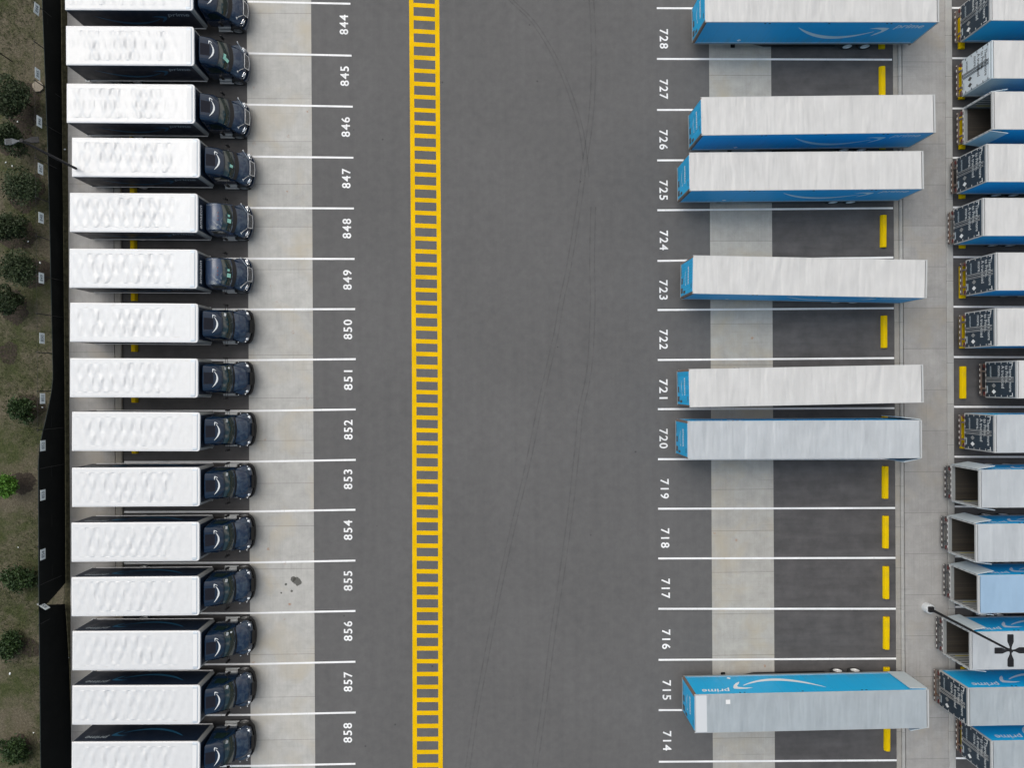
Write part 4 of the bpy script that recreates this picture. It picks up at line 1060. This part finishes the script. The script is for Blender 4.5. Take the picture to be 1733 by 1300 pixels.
# ------------------------------------------------------------------ vegetation
def crown(rx, rz, n, leaf, seed, lumps=7):
    r_ = random.Random(seed); L = []
    for _ in range(lumps):
        a = r_.uniform(0, 6.28); d = r_.uniform(.15, .62) * rx; L.append((d*math.cos(a), d*math.sin(a), r_.uniform(-.35,.45)*rz, r_.uniform(.38,.62)*rx))
    L.append((0, 0, rz*.25, rx*.55))
    mb = MB(); 
    for _ in range(n):
        cx, cy, cz, cr_ = r_.choice(L)
        v = Vector((r_.gauss(0,1), r_.gauss(0,1), r_.gauss(0,1))).normalized(); rr = cr_ * (r_.uniform(.25, 1.0) ** .45)
        p = Vector((cx, cy, cz)) + Vector((v.x, v.y, v.z*rz/rx)) * rr
        if r_.random() < .12: p += v * r_.uniform(.05, .32)
        a = Vector((r_.gauss(0,1), r_.gauss(0,1), r_.gauss(0,.6))).normalized(); b = a.cross(Vector((r_.gauss(0,1), r_.gauss(0,1), r_.gauss(0,1)))).normalized()
        s = leaf * r_.uniform(.6, 1.4)
        mb.add([p - a*s, p + b*s*.45, p + a*s, p - b*s*.45], [(0,1,2,3)])
    return mb
TREES = [(24,163,36,3.0,'d','dark evergreen shrub tree left of the tan utility lid'),(10,232,27,3.2,'d','dark evergreen shrub tree beneath the left lamp head'),
         (34,318,36,3.0,'d','dark evergreen shrub tree beside the 847 sign'),(14,381,28,2.8,'d','dark evergreen shrub tree left of the 848 sign'),
         (36,455,34,3.0,'d','dark evergreen shrub tree touching the 849 sign'),(10,508,24,2.6,'d','small dark evergreen at the edge below the 849 sign'),
         (38,697,21,1.8,'m','sprawling mid green sapling beside the 851 sign'),(8,822,23,2.0,'b','bright lime green young tree beside dark mulch'),
         (32,980,30,1.6,'m','low green bush near the gap in the fence'),(12,1094,25,1.0,'m','low sprawling green bush left of the 856 truck'),
         (20,1272,30,1.3,'m','green bush at the bottom left corner')]
for i, (px, py, rp, h, k, lab) in enumerate(TREES):
    c = at(px, py, h*.6); e = empty('tree' if h > 1.9 else 'bush', (c.x, c.y, 0)); tag(e, lab, 'tree' if h > 1.9 else 'bush', 'young trees and bushes behind the fence')
    rx = rp / 23.8
    mb = crown(rx, h*.42, {'d': 5200, 'm': 2600, 'b': 3200}[k], {'d': .085, 'm': .10, 'b': .095}[k], 30 + i, 9 if k == 'd' else 7)
    o = mb.build('crown', M[{'d': 'leafd', 'm': 'leafm', 'b': 'leafb'}[k]], e); o.location = (0, 0, h*.58)
    mb = MB(); mb.tube([(0,0,-.1),(.03,.02,h*.35),(0,0,h*.75)], [.07,.05,.02], 7)
    rr_ = random.Random(i)
    for q in range(5):
        a = rr_.uniform(0,6.28); z_ = h*rr_.uniform(.3,.55); mb.tube([(0,0,z_),(rx*.5*math.cos(a), rx*.5*math.sin(a), z_+h*.2)], [.03,.01], 5)
    mb.build('trunk', M['bark'], e)
def patch(px, py, rp, seed, name='mulch', m='mulch', sx=1.0):
    r_ = random.Random(seed); c = at(px, py, 0); n = 72; ph = [r_.uniform(0, 6.28) for _ in range(4)]
    poly = []
    for i in range(n):
        a = 2*math.pi*i/n; rr = rp/23.2*(1 + .10*math.sin(2*a+ph[0]) + .08*math.sin(3*a+ph[1]) + .05*math.sin(7*a+ph[2]) + r_.uniform(-.07,.07))
        poly.append((c.x + rr*math.cos(a)*sx, c.y + rr*math.sin(a)))
    mb = MB(); mb.add([(x, y, -.014 + .0005*seed) for x, y in poly], [tuple(range(n))]); o = mb.build(name, M[m]); tag(o, kind='structure')
for i, (px, py, rp) in enumerate([(38,178,34),(24,238,28),(44,326,30),(30,396,28),(60,462,26),(22,520,26),(14,598,17),(52,688,22),(38,818,20),(52,1098,16),(36,1262,16)]): patch(px, py, rp, i)
# grass
mb = MB(); r_ = random.Random(5); XF = at(104, 650).x
for _ in range(16000):
    x = r_.uniform(-37.5, XF); y = r_.uniform(-29.5, 29.5)
    k = math.sin(x*.9+1.3*math.sin(y*.31)) + math.sin(y*.43+2*math.sin(x*.5)) + r_.gauss(0, .55)
    if k < .1: continue
    for b in range(3):
        a = r_.uniform(0, 6.28); h = r_.uniform(.05, .16); w_ = .018; dx, dy = math.cos(a), math.sin(a); xx = x + r_.gauss(0,.05); yy = y + r_.gauss(0,.05)
        mb.add([(xx-dy*w_, yy+dx*w_, -.02), (xx+dy*w_, yy-dx*w_, -.02), (xx+dx*h*.9, yy+dy*h*.9, h-.02)], [(0,1,2)])
o = mb.build('grass', M['grassb']); tag(o, kind='stuff')
# litter and pebbles on the grass
for (px, py, s) in [(30,206,.06),(10,275,.06),(21,281,.06),(48,409,.06),(72,690,.06),(17,1141,.09),(31,927,.05),(57,1241,.05),(68,445,.08),(116,1114,.05),(110,253,.07)]:
    mb = MB(); mb.ell((0,0,.02), (s*1.2, s*.8, s*.5), 7, 4); o = mb.build('litter', M['text']); o.location = at(px, py, 0); o.rotation_euler[2] = px
    tag(o, 'tiny pale scrap of litter lying on the grass strip behind the fence', 'litter', 'scraps of litter on the grass')
print('objects', len(bpy.data.objects))
